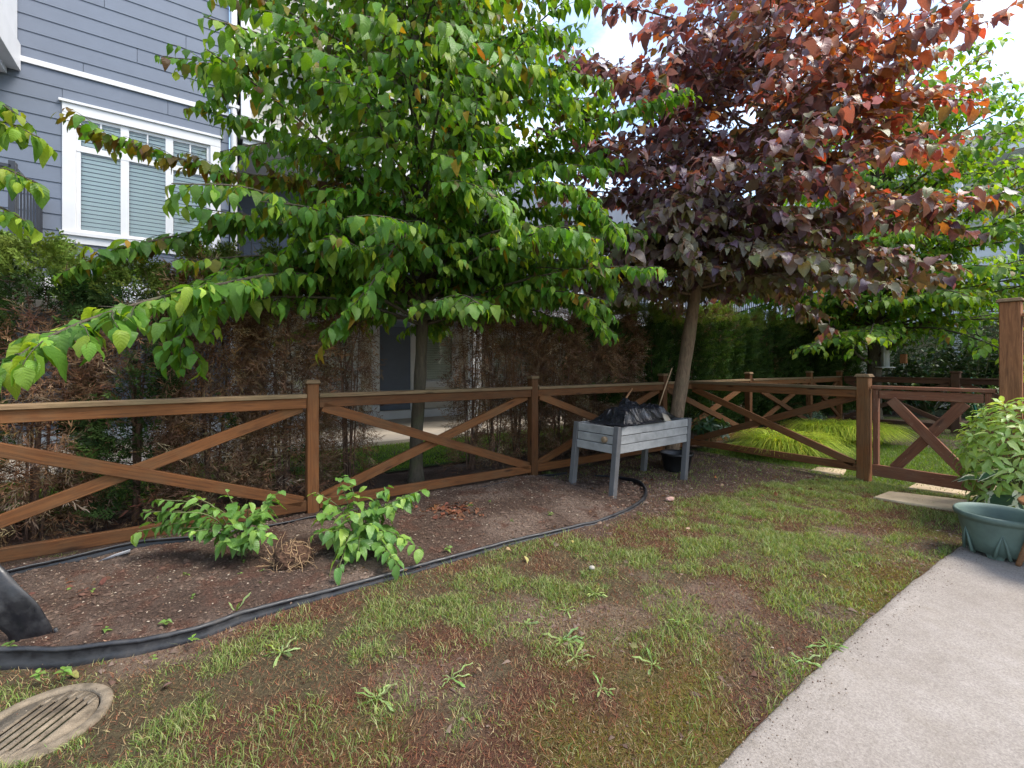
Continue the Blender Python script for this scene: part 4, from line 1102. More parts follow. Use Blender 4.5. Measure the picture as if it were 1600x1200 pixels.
golden(G(1225, 712), .52, 'golden-green mounding grass clump behind the crossed-brace panel', 1500, 1, 3)
golden(G(1325, 690), .62, 'golden-green grass clump just beyond the gate post', 1700, 1, 4)
golden(G(1290, 688), .45, 'golden-green grass clump in front of the rounded shrub', 1000, 1, 6)
# glossy evergreen by the tall fence
b = G(1612, 824, .03)
tips = []
for k in range(92):
    a = k*2.39996; f = (k+.5)/92; zz = .2+.8*(1-f); rr = .41*math.sqrt(max(.02, 1-((zz-.55)/.5)**2))
    tips.append(b+Vector((math.cos(a)*rr, math.sin(a)*rr, zz+random.uniform(-.04, .04))))
plant('evergreen_shrub', b, 'bright glossy evergreen shrub against the tall board fence', 'shrub', tips, .14, shrub_col((.22, .36, .07), (.38, .5, .15), .35, (.5, .58, .24)), LEAFL, 'lance', kind='whorl', curve=.1)
# hosta
b = G(1604, 829, .03); t = thing('hosta', b, 'hosta with cream-edged leaves behind the green tub', 'plant'); L = []; mb = MB()
for a, ln, h, tilt in [(2.75, .30, .16, -.25), (2.2, .27, .24, .1), (1.6, .25, .28, .2), (3.3, .25, .18, -.15), (2.55, .2, .30, .5), (.8, .26, .2, 0), (0, .26, .18, 0), (-1, .26, .15, -.1), (4.0, .26, .14, -.2), (2.0, .22, .12, -.4), (1.2, .2, .33, .4)]:
    h += .15; o = V3(math.cos(a), math.sin(a), 0); p0 = np.array(b); p1 = p0+o*.15+UP*h; mb.tube([p0, p0+o*.05+UP*h*.7, p1], [.006, .005, .004], 5, cap=False)
    d = unit(o+UP*tilt); L.append((p1, d, unit(UP-o*tilt+rv(.15)), ln, jit((.06, .12, .06), .1)))
tag(link('stalks', mb.mesh('stalks', BARKS, True), t), kind='stuff'); foliage('hosta', L, LEAFH, t)
# dark bushes behind the far fence
for q, (px, d, s, lab) in enumerate([(1385, 12.3, 1.05, 'dark leafy bush behind the far fence, partly hidden by the neighbouring tree'), (1450, 12.0, 1.2, 'dark leafy bush behind the far fence in line with the gate'), (1525, 11.6, 1.15, 'dark leafy bush behind the far fence next to the tall post'), (1590, 11.3, 1.2, 'dark leafy bush behind the tall board fence')]):
    b = D(px, 570, d); b.z = 0
    tips = [b+Vector((math.cos(a)*r_*s, math.sin(a)*r_*s, h*s)) for a, r_, h in [(k*2.4, .2+.95*random.random(), .3+2.0*random.random()) for k in range(90)]]
    plant('dense_bush', b, lab, 'bush', tips, .15, shrub_col((.02, .05, .015), (.05, .1, .025), .08), LEAFL, 'ovate', 90, spacing=.07, r=.012, curve=.05, style='flat')
b = D(1528, 640, 9.9); b.z = 0
tips = [b+Vector((math.cos(a)*r_, math.sin(a)*r_, h)) for a, r_, h in [(k*2.4, .1+.4*random.random(), .2+.65*random.random()) for k in range(34)]]
plant('leafy_shrub', b, 'small shaded shrub by the green hose beyond the gate', 'shrub', tips, .13, shrub_col((.04, .09, .03), (.08, .15, .05), .1), LEAFL, 'lance', 120, kind='whorl', curve=.1)

# ================================================================ raised planter
pb = G(957, 777, .02); ux = Vector((.997, .05, 0)).normalized(); uy = Vector((-.05, .997, 0))
PL, PW, PT, PB_ = 1.27, .56, .69, .42
pl = thing('raised_planter', pb, 'grey raised planter box on four legs by the fence', 'planter')
rack = ux*.085*1.0           # the frame leans a little along its length
def pp(u, v, z): return pb+ux*u+uy*v+Vector((0, 0, z))+rack*(z/PT)
for u, v in ((0, 0), (PL, 0), (0, PW), (PL, PW)):
    a, b_ = pp(u, v, -.04), pp(u, v, PT+.005); link('leg', box_mesh((b_-a).length, .062, .062, GREYLEG, .004), pl, basis(b_-a, ux, (a+b_)/2))
bh = (PT-PB_)/3
for k in range(3):
    z = PB_+bh*(k+.5)
    for v, w in ((-.012, 'n'), (PW+.012, 'f')): board('board', pp(.034, v, z), pp(PL-.034, v, z), .022, bh-.006, GREYBD, pl)
    for u in (-.012, PL+.012): board('board', pp(u, .034, z), pp(u, PW-.034, z), .022, bh-.006, GREYBD, pl)
a = pp(PL/2, PW/2, PB_+.02); link('base_panel', box_mesh(PL-.04, PW-.04, .02, GREYBD, .002), pl, basis(ux, (0, 0, 1), a))
a = pp(PL/2, PW/2, PT-.09); link('potting_soil', box_mesh(PL-.045, PW-.045, .03, MATS['garden_soil'], .0), pl, basis(ux, (0, 0, 1), a))
me = pl.children[-1].data
# sawn stub poking out of the end board
mb = MB(); c0 = pp(-.03, .13, PB_+.135); mb.tube([c0+ux*.05, c0-ux*.025, c0-ux*.03], [.031, .031, .027], 14)
tag(link('log_stub', mb.mesh('log_stub', m_wood('sawn_stub_wood', (.25, .16, .09), (.42, .3, .19)), True)), 'round sawn wooden stub on the end board of the grey planter', 'stub')
# black plastic bags: draped sheets pulled to peaks
def m_bag():
    t = NT('black_bag_plastic'); v = t.coords('Object', (1, 1, 1)); n = t.noise(v, 9, 6, .65, 2.2); n2 = t.noise(v, 38, 4, .6, 3)
    b = t.bsdf(Roughness=.22); b.inputs['Base Color'].default_value = (.010, .010, .013, 1); b.inputs['Specular IOR Level'].default_value = .6
    ad = t.node('ShaderNodeMath', operation='MULTIPLY_ADD'); ad.inputs[1].default_value = .55; t.con(n2, ad.inputs[0]); t.con(n, ad.inputs[2])
    t.con(t.bump(ad.outputs[0], .5, .012), b.inputs['Normal']); return t.m
BAG = m_bag()
def bag(name, label, u0, u1, v0, v1, zb, peaks, seed):
    nu, nv = 170, 120; U, Vv = np.meshgrid(np.linspace(0, 1, nu), np.linspace(0, 1, nv), indexing='ij'); x = u0+(u1-u0)*U; y = v0+(v1-v0)*Vv
    wob = .05*(fbm(U*5, Vv*5, seed, 3)-.5); x = x+wob; y = y+.05*(fbm(U*5+9, Vv*5, seed+3, 3)-.5)
    h = np.zeros(U.shape)
    for (px, py, hh, rad) in peaks:            # plastic pulled straight between high points: flat facets and creases
        dx, dy = (x-px), (y-py); r_ = np.hypot(dx, dy); a = np.arctan2(dy, dx); nf = 7
        fa = (a*nf/(2*math.pi)+seed*.3+px*3); cell = np.floor(fa); f = fa-cell; sag = 1-.16*np.sin(math.pi*f)
        rr = rad*(.75+.5*vhash(cell, cell*0+seed, seed)*(1-f)+.5*vhash(cell+1, cell*0+seed, seed)*f); h = np.maximum(h, hh*np.clip(1-r_/rr*(2-sag), 0, 1))
    e = np.minimum(np.minimum(U, 1-U), np.minimum(Vv, 1-Vv)); ed = sstep(0, .24, e)
    rid = 1-np.abs(2*fbm(x*7+seed, y*4, seed+7, 2)-1); rid2 = 1-np.abs(2*fbm((x+y)*16, (x-y)*5, seed+9, 2)-1)
    sh = lambda q: np.clip(1-np.abs(2*q-1)*1.6, 0, 1)**2
    cr = sh(fbm(x*11+2, y*6+x*4, seed+21, 2))*.016+sh(fbm(x*6-y*13, y*9, seed+23, 2))*.014+sh(fbm(x*26, y*15-x*9, seed+29, 2))*.006
    z = zb+(h+.04)*ed+(.03*(rid-.75))*(.3+.7*ed)+cr*(.2+.8*ed)
    z = np.maximum(z, PT+.008)
    P = np.array([tuple(pp(a, b, 0)+rack*.95) for a, b in zip(x.ravel(), y.ravel())]); P[:, 2] = z.ravel()+.02
    i, j = np.meshgrid(np.arange(nu-1), np.arange(nv-1), indexing='ij'); i = i.ravel(); j = j.ravel(); F = np.stack([i*nv+j, (i+1)*nv+j, (i+1)*nv+j+1, i*nv+j+1], 1)
    o = link(name, mesh_np(name, P, F, BAG, None, None, True)); tag(o, label, 'bag')
    sm = o.modifiers.new('thick', 'SOLIDIFY'); sm.thickness = .006; return o
bag('plastic_bag', 'crumpled black plastic bag over the near corner of the grey planter', .02, .78, -.045, .44, PT+.01, [(.42, .24, .14, .52), (.64, .08, .05, .4), (.15, .12, .04, .35)], 3)
bag('plastic_bag', 'black plastic bag heaped at the back of the grey planter', .5, 1.22, .06, .58, PT+.0, [(.66, .45, .2, .36), (.92, .32, .12, .42), (1.08, .2, .05, .35)], 8)
# dry leaf sheet between the bags
mb = MB(); mb.add([tuple(pp(.80, -.004, PT+.0)), tuple(pp(.93, -.004, PT-.005)), tuple(pp(.92, .05, PT+.06)), tuple(pp(.83, .06, PT+.085))], [[0, 1, 2, 3]])
o = link('cardboard_scrap', mb.mesh('cardboard_scrap', m_plain('card', (.32, .27, .2), .8, 12, .15, .2))); tag(o, 'pale cardboard scrap tucked between the black bags', 'scrap'); o.modifiers.new('t', 'SOLIDIFY').thickness = .004
# stick leaning at the post, and one lying in the bags
mb = MB(); mb.tube([D(1028, 640, 5.75), D(1037, 612, 5.78), D(1050, 575, 5.8)], [.007, .008, .007], 7)
tag(link('garden_cane', mb.mesh('garden_cane', m_plain('bamboo', (.35, .22, .12), .6, 20, .2, .1), True)), 'thin bamboo cane standing up beside the redbud trunk', 'cane')
mb = MB(); mb.tube([pp(.62, .47, PT+.12), pp(.74, .50, PT+.24), pp(.86, .52, PT+.34)], [.012, .012, .011], 7)
tag(link('wooden_stake', mb.mesh('wooden_stake', TEAK, True)), 'short wooden stake sticking out of the black bags', 'stake')
# black pot under the planter
def lathe(name, prof, c, mat, parent=None, k=36, sx=1, sy=1, rot=0):
    V = []; n = len(prof)
    for r_, z in prof:
        for q in range(k):
            a = q/k*2*math.pi; x, y = r_*math.cos(a)*sx, r_*math.sin(a)*sy
            V.append((c[0]+x*math.cos(rot)-y*math.sin(rot), c[1]+x*math.sin(rot)+y*math.cos(rot), c[2]+z))
    F = [(i*k+q, i*k+(q+1) % k, (i+1)*k+(q+1) % k, (i+1)*k+q) for i in range(n-1) for q in range(k)]
    return link(name, mesh_np(name, V, np.array(F), mat, None, None, True), parent)
c = G(1057, 735); o = lathe('nursery_pot', [(.0, .005), (.15, .005), (.155, .02), (.185, .2), (.2, .2), (.203, .23), (.19, .232), (.18, .19), (.17, .15), (0.0, .15)], c, BLACKPOT)
tag(o, 'round black nursery pot of earth under the grey planter', 'pot')

# ================================================================ black lawn edging
def edging(name, pts, hfun, label, lean=0.0, n=220, bead=.011, zfun=None):
    P = np.asarray(pts); n = len(P); T = nrmz(np.gradient(P, axis=0)); N = np.stack([T[:, 1], -T[:, 0], np.zeros(n)], 1)
    prof = lambda h: [(-.002, -.04), (-.002, h-bead)]+[(bead*math.cos(a), h+bead*math.sin(a)) for a in np.linspace(R(250), R(-70), 9)]+[(.003, h-bead), (.006+lean*h*1.2, h*.35), (.003+lean*h*2.0, -.04)]
    V = []
    for i in range(n):
        h = hfun(i/(n-1)); z0 = ground_h(P[i, 0:1], P[i, 1:2])[0]
        for u, z in prof(h): V.append(P[i]*np.array([1, 1, 0])+N[i]*(u-lean*max(z, 0))+UP*(z+z0))
    k = len(prof(.1)); F = [(i*k+j, i*k+(j+1) % k, (i+1)*k+(j+1) % k, (i+1)*k+j) for i in range(n-1) for j in range(k)]
    o = link(name, mesh_np(name, V, np.array(F), BLACKPL, None, None, True)); tag(o, label, 'edging'); return o
edging('lawn_edging', EDGE, lambda t: float(np.interp(t, [0, .12, .25, .40, .52, .60, .66, .72, .80, .88, .95, 1], [.08, .078, .06, .04, .03, .028, .012, .022, .03, .05, .02, .0]))+.003*math.sin(t*40), 'black plastic lawn edging curving between the lawn and the bed', .15)
BE = interp_path([G(*p) for p in [(-120, 950), (20, 912), (110, 890), (200, 869), (330, 849), (480, 819), (560, 803), (700, 778), (830, 751), (885, 741)]], 140)
edging('lawn_edging', BE, lambda t: float(np.interp(t, [0, .2, .35, .6, 1], [.09, .1, .09, .05, .03]))+.006*math.sin(t*23), 'black plastic edging strip along the foot of the fence', -.35)
# light torn flap on the back strip
p0, p1, p2, p3 = G(150, 879, .03), G(205, 865, .03), G(205, 858, .09), G(180, 866, .06)
V = [p0, p1, p2, p3]; o = link('plastic_flap', mesh_np('plastic_flap', [tuple(v+Vector((0, -.045, .012))) for v in V], np.array([[0, 1, 2, 3]]), m_plain('grey_plastic', (.45, .45, .48), .5, 15, .15, .1)))
o.modifiers.new('t', 'SOLIDIFY').thickness = .003; tag(o, 'pale torn plastic flap on the back edging strip', 'flap')
# loose curled length of edging
cp = interp_path([tuple(D(*p)) for p in [(52, 1003, 2.2), (40, 975, 2.17), (5, 938, 2.12), (-50, 892, 2.1), (-130, 875, 2.12), (-220, 905, 2.2), (-300, 1010, 2.3)]], 46)
T = nrmz(np.gradient(cp, axis=0)); wdir = nrmz(np.cross(T, np.array(FWD)*.9-np.array(RIGHT)*.35-UP*.25)); V = []
for i in range(46):
    w = .095+.004*math.sin(i*.7); nn = np.cross(wdir[i], T[i])
    for u in np.linspace(-1, 1, 9)*.8: V.append(cp[i]+wdir[i]*u*w+nn*(.010*(u*u-.4)+(.010 if abs(u) > .9 else 0)+(.005 if .4 < abs(u) < .6 else 0)+.004*math.sin(u*9+i*.5)))
F = [(i*9+j, i*9+j+1, (i+1)*9+j+1, (i+1)*9+j) for i in range(45) for j in range(8)]
t = thing('edging_strip', G(52, 1003), 'loose black plastic edging strip curling up at the bed end', 'edging'); o = link('band', mesh_np('band', V, np.array(F), BLACKPL, None, None, True), t); o.modifiers.new('t', 'SOLIDIFY').thickness = .005
mb = MB(); e = cp[0]+wdir[0]*.09
if (Vector(e)-CAM).dot(RIGHT) < (Vector(cp[0]-wdir[0]*.09)-CAM).dot(RIGHT): e = cp[0]-wdir[0]*.09
e2 = cp[3]+(e-cp[0]); mb.tube([e2, (e+e2)/2, tuple(Vector(e)+RIGHT*.03+Vector((0, 0, -.045)))], [.008, .009, .008], 7); link('bead', mb.mesh('bead', BLACKPL, True), t)

# ================================================================ drain in the lawn
dc = DC.copy(); dc.z = -.004
t = thing('catch_basin', dc, 'round concrete drain with a slotted cover in the lawn', 'drain')
DRC = m_plain('drain_concrete', (.17, .135, .095), .95, 16, .5, .8, .3, .006)
lathe('ring', [(.205, -.05), (.205, .012), (.198, .018), (.172, .018), (.166, .012), (.166, -.05)], dc, DRC, t, 48)
lathe('well', [(.166, -.06), (.0, -.06)], dc, MATS['black_nursery_pot'], t, 32)
bm = bmesh.new(); rad = .16; xs = []; sw, pitch = .0085, .034
slots = [(k-2.5)*pitch for k in range(6)]; edges = [-rad]
for s in slots: edges += [s-sw, s+sw]
edges.append(rad)
def chord(x): return math.sqrt(max(0, rad*rad-x*x))
inner = lambda x: max(0, math.sqrt(max(0, .128**2-x*x)))
me_v, me_f = [], []
def prism(x0, x1, lo, hi, n=6):
    base = len(me_v); cols_ = np.linspace(x0, x1, n)
    for x in cols_:
        for zz in (0, -.007):
            me_v.append((x, lo(x), zz)); me_v.append((x, hi(x), zz))
    for i in range(n-1):
        a = base+i*4; b_ = base+(i+1)*4
        me_f.extend([(a, b_, b_+1, a+1), (a, a+2, b_+2, b_), (a+1, b_+1, b_+3, a+3)])
    a = base; me_f.append((a, a+1, a+3, a+2)); a = base+(n-1)*4; me_f.append((a, a+2, a+3, a+1))
for a, b_ in zip(edges[0::2], edges[1::2]): prism(a, b_, lambda x: -chord(x), chord, 8)
for s in slots:
    prism(s-sw, s+sw, lambda x: inner(x) if inner(x) > 0 else -chord(x), chord, 3); prism(s-sw, s+sw, lambda x: -chord(x), lambda x: -inner(x), 3)
M = Matrix.Translation(dc+Vector((0, 0, .010))) @ Matrix((RIGHT, FWD, Vector((0, 0, 1)))).transposed().to_4x4()
link('slotted_cover', mesh_np('slotted_cover', me_v, np.array(me_f), DRC), t, M)

# ================================================================ green tub, table leg, paving stones
GT = m_plain('green_tub_plastic', (.1, .145, .12), .6, 5, .3, .12)
pc = G(1562, 866, .02); pc = Vector((pc.x, pc.y, .02)); t = thing('plant_tub', pc, 'large empty green plastic planter tub on the patio corner', 'tub')
K = 72; prof = [(.165, .0, 1), (.178, .05, 1), (.196, .1, .6), (.205, .14, .0), (.225, .235, .0), (.228, .25, 0), (.245, .255, 0), (.252, .27, 0), (.252, .285, 0), (.244, .296, 0), (.232, .292, 0), (.222, .265, 0), (.212, .2, 0), (.2, .13, 0), (.18, .03, 0), (.0, .03, 0)]
V = []
for r_, z, foot in prof:
    r_ *= .94
    for q in range(K):
        a = q/K*2*math.pi; rr = r_
        lobe = max(0, math.cos(a*6)) ** .5 if foot else 1
        if foot: rr = r_*(1-.05*(1-lobe)*foot) ; zz = z+(.028 if (z == 0 and math.cos(a*6) < -.15) else 0)
        else: zz = z
        V.append((pc.x+rr*math.cos(a), pc.y+rr*math.sin(a), pc.z+zz))
n = len(prof); F = [(i*K+q, i*K+(q+1) % K, (i+1)*K+(q+1) % K, (i+1)*K+q) for i in range(n-1) for q in range(K)]
link('tub', mesh_np('tub', V, np.array(F), GT, None, None, True), t)
for k in range(6):       # moulded ribs either side of each foot
    a = R(60*k+12); mb = MB()
    for s in (-1, 1):
        mb.tube([(pc.x+.187*math.cos(a+s*.2), pc.y+.187*math.sin(a+s*.2), pc.z+.02), (pc.x+.194*math.cos(a+s*.1), pc.y+.194*math.sin(a+s*.1), pc.z+.11), (pc.x+.2*math.cos(a), pc.y+.2*math.sin(a), pc.z+.18)], [.011, .008, .002], 5)
    tag(link('rib', mb.mesh('rib', GT, True), t), kind='stuff')
# wooden patio table, only a foot of it shows
tc = G(1690, 905, .02); tc.z = .02; t = thing('patio_table', tc, 'small wooden patio table of which one tapered leg shows', 'table')
for k in range(4):
    a = R(45+90*k)+YAW; o = Vector((math.cos(a), math.sin(a), 0)); mb = MB(); mb.tube([tc+o*.265, tc+o*.26+Vector((0, 0, .012)), tc+o*.15+Vector((0, 0, .42))], [.011, .015, .022], 10); link('leg', mb.mesh('leg', TEAK, True), t)
lathe('table_top', [(0, .42), (.26, .42), (.268, .432), (.26, .445), (0, .445)], tc, TEAK, t, 40)
def paver(px, label, th=.03):
    c = [G(*p, .02) for p in px]; n = len(c); V = [tuple(v+Vector((0, 0, -.05))) for v in c]+[tuple(v+Vector((0, 0, .0))) for v in c]; cen = sum(c, Vector())/n
    V += [tuple(cen+(v-cen)*.96+Vector((0, 0, .008))) for v in c]
    F = [(i, (i+1) % n, n+(i+1) % n, n+i) for i in range(n)]+[(n+i, n+(i+1) % n, 2*n+(i+1) % n, 2*n+i) for i in range(n)]
    me = mesh_np('stepping_stone', V, [np.array(F), np.array([[2*n+i for i in range(n)]])], STONE); o = link('stepping_stone', me)
    tag(o, label, 'paver', 'stepping stones at the gate')
paver([(1364, 777), (1388, 768), (1512, 782), (1492, 797)], 'sandy stepping stone in the grass in front of the gate')
paver([(1418, 762), (1440, 750), (1560, 760), (1552, 778)], 'sandy stepping stone directly under the gate')
paver([(1266, 735), (1278, 730), (1322, 734), (1318, 741)], 'small grey stepping stone left of the gate post')

# ================================================================ odds and ends
# dry root ball
random.seed(12); c = G(455, 888, .03); t = thing('root_ball', c, 'dry tangled root ball lying on the bed between the shrubs', 'root ball'); mb = MB()
bm = bmesh.new(); bmesh.ops.create_icosphere(bm, subdivisions=4, radius=.098)
for v in bm.verts:
    d = v.co.normalized(); q = 1+.22*(float(fbm(np.array(d.x*3+9), np.array(d.y*3+d.z*2), 3, 3))-.5)*2+.16*(float(vnoise(np.array(d.x*14), np.array(d.z*14+d.y*9), 6))-.5); v.co = Vector((v.co.x*q*1.1, v.co.y*q, v.co.z*q*.9))
me = bpy.data.meshes.new('clod'); bm.to_mesh(me); bm.free(); at = me.color_attributes.new('col', 'FLOAT_COLOR', 'POINT'); at.data.foreach_set('color', np.tile([.1, .055, .035, 1.0], len(me.vertices)).astype(np.float32)); me.materials.append(SOIL)
link('clod', me, t, Matrix.Translation(c+Vector((0, 0, .07))))
for k in range(120):
    v = unit(rv(1)); p = np.array(c)+V3(0, 0, .07)+v*.098; q = [p]; w = unit(np.cross(v, rv(1))*1.0+v*.1-UP*.25)
    for j in range(6): w = unit(w+rv(.35)-unit(q[-1]-np.array(c)-V3(0, 0, .07))*.12); q.append(q[-1]+w*.025)
    q = [V3(a[0], a[1], max(a[2], .035)) for a in q]; mb.tube(q, [.0026, .0026, .0022, .002, .0018, .0014, .001], 4, cap=False)
tag(link('roots', mb.mesh('roots', m_plain('dry_root', (.3, .19, .1), .9, 30, .25, .1), True), t), kind='stuff')
# pink leaf-shaped stone on the earth by the planter
bm = bmesh.new(); bmesh.ops.create_icosphere(bm, subdivisions=2, radius=.045)
for v in bm.verts: v.co = Vector((v.co.x*1.1+random.uniform(-.006, .006), v.co.y*.8+random.uniform(-.006, .006), v.co.z*.5+random.uniform(-.004, .004)))
me = bpy.data.meshes.new('stone'); bm.to_mesh(me); bm.free(); me.materials.append(PINKST); p = G(1047, 783); o = link('stone', me, None, Matrix.Translation(p+Vector((0, 0, .02)))); tag(o, 'pinkish flat stone on the earth in front of the planter', 'stone')
bm = bmesh.new(); bmesh.ops.create_icosphere(bm, subdivisions=2, radius=.02)
for v in bm.verts: v.co.z *= .7
me = bpy.data.meshes.new('stone'); bm.to_mesh(me); bm.free(); me.materials.append(m_plain('pale_pebble', (.3, .27, .23), .8, 20, .1, .2)); o = link('pebble', me, None, Matrix.Translation(G(925, 890)+Vector((0, 0, .012)))); tag(o, 'single pale pebble lying in the worn grass', 'pebble')
# bird feeder hanging in the neighbouring tree
c = D(1383, 574, 9.9); t = thing('bird_feeder', c, 'tube bird feeder with a tray hanging by the neighbouring tree trunk', 'feeder'); lathe('tray', [(0, -.01), (.17, -.01), (.175, .012), (.0, .012)], c, WHITE, t, 24)
lathe('seed_tube', [(.0, .013), (.065, .013), (.065, .48), (.08, .49), (.0, .56)], c, m_plain('feeder_tube', (.42, .44, .42), .3, 8, .1, .02), t, 20)
for q in range(4): a = q*1.57; mb = MB(); mb.tube([c+Vector((.07*math.cos(a), .07*math.sin(a), .02)), c+Vector((.07*math.cos(a), .07*math.sin(a), .48))], [.006, .006], 5); link('rod', mb.mesh('rod', WHITE), t)
mb = MB(); mb.tube([c+Vector((0, 0, .55)), c+Vector((0, 0, 1.2))], [.004, .004], 4); link('wire', mb.mesh('wire', BLACKM), t)
c = D(1412, 562, 9.8); t = thing('wooden_feeder', c, 'small reddish wooden block feeder hanging beside the tube feeder', 'feeder'); blk('block', c+Vector((-.06, -.05, -.08)), c+Vector((.06, .05, .12)), WOODG, t); mb = MB(); mb.tube([c+Vector((0, 0, .12)), c+Vector((0, 0, .9))], [.003, .003], 4); link('wire', mb.mesh('wire', BLACKM), t); mb = MB(); mb.tube([c+Vector((0, 0, -.08)), c+Vector((0, 0, -.2))], [.005, .005], 4); link('perch', mb.mesh('perch', WHITE), t)
# green hose over the far fence
mb = MB(); P = interp_path([tuple(D(*p)) for p in [(1517, 590, 9.8), (1519, 605, 9.75), (1521, 625, 9.7), (1524, 640, 9.6), (1530, 655, 9.5), (1538, 663, 9.4)]], 20); mb.tube(P, .022, 8)
tag(link('garden_hose', mb.mesh('garden_hose', RUBBER, True)), 'green garden hose hanging over the far dark fence', 'hose')
# potted plants on the far balcony rail
FLO = m_attr('petals', .6, 50, .1, .002, (.9, 1.1))
for q, (px, py, colr, lab) in enumerate([(1556, 452, (.06, .08, .5), 'pot of blue flowers on the far white balcony'), (1582, 446, (.25, .06, .42), 'pot of purple flowers on the far white balcony'), (1604, 440, (.5, .05, .12), 'pot of red flowers on the far white balcony')]):
    c = D(px, py, 13.3); t = thing('flower_pot', c, lab, 'flower pot'); lathe('pot', [(0, -.3), (.12, -.3), (.17, -.02), (.18, 0), (0, -.02)], c, STONE, t, 18)
    L = []; n_ = 90
    for k in range(n_):
        v = unit(rv(1)); v[2] = abs(v[2]); L.append((np.array(c)+v*.22*random.random() ** .4, unit(v+rv(.5)), unit(v+rv(.6)), .09, jit(colr if k % 2 else (.06, .12, .03), .2)))
    pos, d, nr, sz, cc = (np.array(z, float) for z in zip(*L)); bulk('flowers', tpls('heart', False), pos, d, nr, sz, cc, LEAFS, t)
# ================================================================ grass, weeds, litter
random.seed(21); rng = np.random.default_rng(21)
def blade_mesh(name, x, y, z, ln, w, bend, cols, mat, mat_parent=None, az=None, segs=2):
    n = len(x); az = rng.random(n)*2*math.pi if az is None else az; o = np.stack([np.cos(az), np.sin(az), np.zeros(n)], 1); s = np.stack([-np.sin(az), np.cos(az), np.zeros(n)], 1); b = np.stack([x, y, z], 1)
    tw = rng.random(n)*2*math.pi; s = np.stack([np.cos(tw), np.sin(tw), np.zeros(n)], 1)
    rows = []
    for j in range(segs):
        t = j/segs; p = b+o*(ln*bend*t*t)[:, None]; p[:, 2] += ln*(t-.35*bend*t*t); ww = (w*(1-.45*t))[:, None]; rows += [p-s*ww, p+s*ww]
    p = b+o*(ln*bend)[:, None]; p[:, 2] += ln*(1-.35*bend); rows.append(p); k = len(rows); V = np.stack(rows, 1).reshape(-1, 3); i0 = np.arange(n)*k
    F4 = [np.stack([i0+2*j, i0+2*j+1, i0+2*j+3, i0+2*j+2], 1) for j in range(segs-1)]; F3 = np.stack([i0+k-3, i0+k-2, i0+k-1], 1)
    return mesh_np(name, V, F4+[F3], mat, np.repeat(cols, k, 0), np.zeros((len(V), 2)))
def blades(name, pts, ln, w, bend, pal, mat=GRASSM, z0=0.0, segs=2):
    x, y = pts; n = len(x); z = ground_h(x, y)+z0-.004; pal = np.array(pal); c = pal[rng.integers(0, len(pal), n)]; c2 = pal[rng.integers(0, len(pal), n)]; f = rng.random(n)[:, None]; c = (c*f+c2*(1-f))*(.7+.6*rng.random(n))[:, None]
    o = link(name, blade_mesh(name, x, y, z, ln, w, bend, c, mat, segs=segs)); tag(o, kind='stuff'); return o
def scatter(n, x0, x1, y0, y1): return x0+(x1-x0)*rng.random(n), y0+(y1-y0)*rng.random(n)
def visible(x, y, m=260):
    px, py, d = project(np.stack([x, y, np.zeros(len(x))], 1)); return (d > .8) & (px > -m) & (px < 1600+m) & (py < 1200+m)
def on_lawn(x, y):
    ok = ~in_poly(x, y, BED) & ((y > patio_edge(x)+.002) | (x > PATIO_X+.02)) & (x < GATE_X) & visible(x, y)
    for p in EDGE[::3]: ok &= np.hypot(x-p[0], y-p[1]) > .03
    ok &= np.hypot(x-dc.x, y-dc.y) > .2
    return ok
# living grass
x, y = scatter(950000, -3.2, GATE_X, -5.0, .1); k = on_lawn(x, y); x, y = x[k], y[k]
bare, th, moss = lawn_masks(x, y); bf = bed_far(x, y)
clump = fbm(x*5.5, y*5.5, 301, 3); gcl = fbm(x*1.3, y*1.3, 307, 3)
ed = np.full(x.shape, 9.0)
for p in EDGE[::4]: ed = np.minimum(ed, np.hypot(x-p[0], y-p[1]))
dens = sstep(.34, .56, clump+.16*(gcl-.5)+.09*sstep(-2.4, -1.2, y)+.12*sstep(1.2, 2.6, x))*(1-.85*bare)*(1-.72*th)*(1-.93*bf)*(1-.5*moss)*(.25+.75*sstep(.03, .4, ed))
_, _, dpt = project(np.stack([x, y, 0*x], 1)); k = rng.random(len(x)) < dens*np.clip(.42+.0*dpt, 0, 1)*1.6; x, y, clump, dpt = x[k], y[k], clump[k], dpt[k]
print('grass', len(x)); n = len(x); ln = (.014+.032*rng.random(n))*(.6+.9*sstep(.42, .66, clump)); w = .001+.0006*rng.random(n)+.00025*dpt
blades('grass', (x, y), ln, w, .35+.75*rng.random(n), [(.1, .18, .03), (.17, .25, .045), (.26, .32, .085), (.13, .21, .06), (.36, .37, .17), (.33, .29, .14)])
# straw and thatch
x, y = scatter(900000, -3.2, GATE_X, -5.0, .1); k = on_lawn(x, y); x, y = x[k], y[k]; bare, th, moss = lawn_masks(x, y); bf = bed_far(x, y)
k = rng.random(len(x)) < (.4+.6*th)*(1-.55*bare)*(1-.75*bf)*.9; x, y = x[k], y[k]; n = len(x); print('thatch', n)
_, _, dpt = project(np.stack([x, y, 0*x], 1)); t_ = fbm(x*3, y*3, 411, 2)
blades('thatch', (x, y), (.012+.024*rng.random(n)), .0013+.0008*rng.random(n)+.0002*dpt, .5+.9*rng.random(n), [(.12, .045, .028), (.18, .065, .036), (.085, .04, .028), (.28, .18, .1), (.14, .055, .034), (.34, .27, .15), (.2, .17, .07), (.22, .08, .04)], DEADF, segs=1)
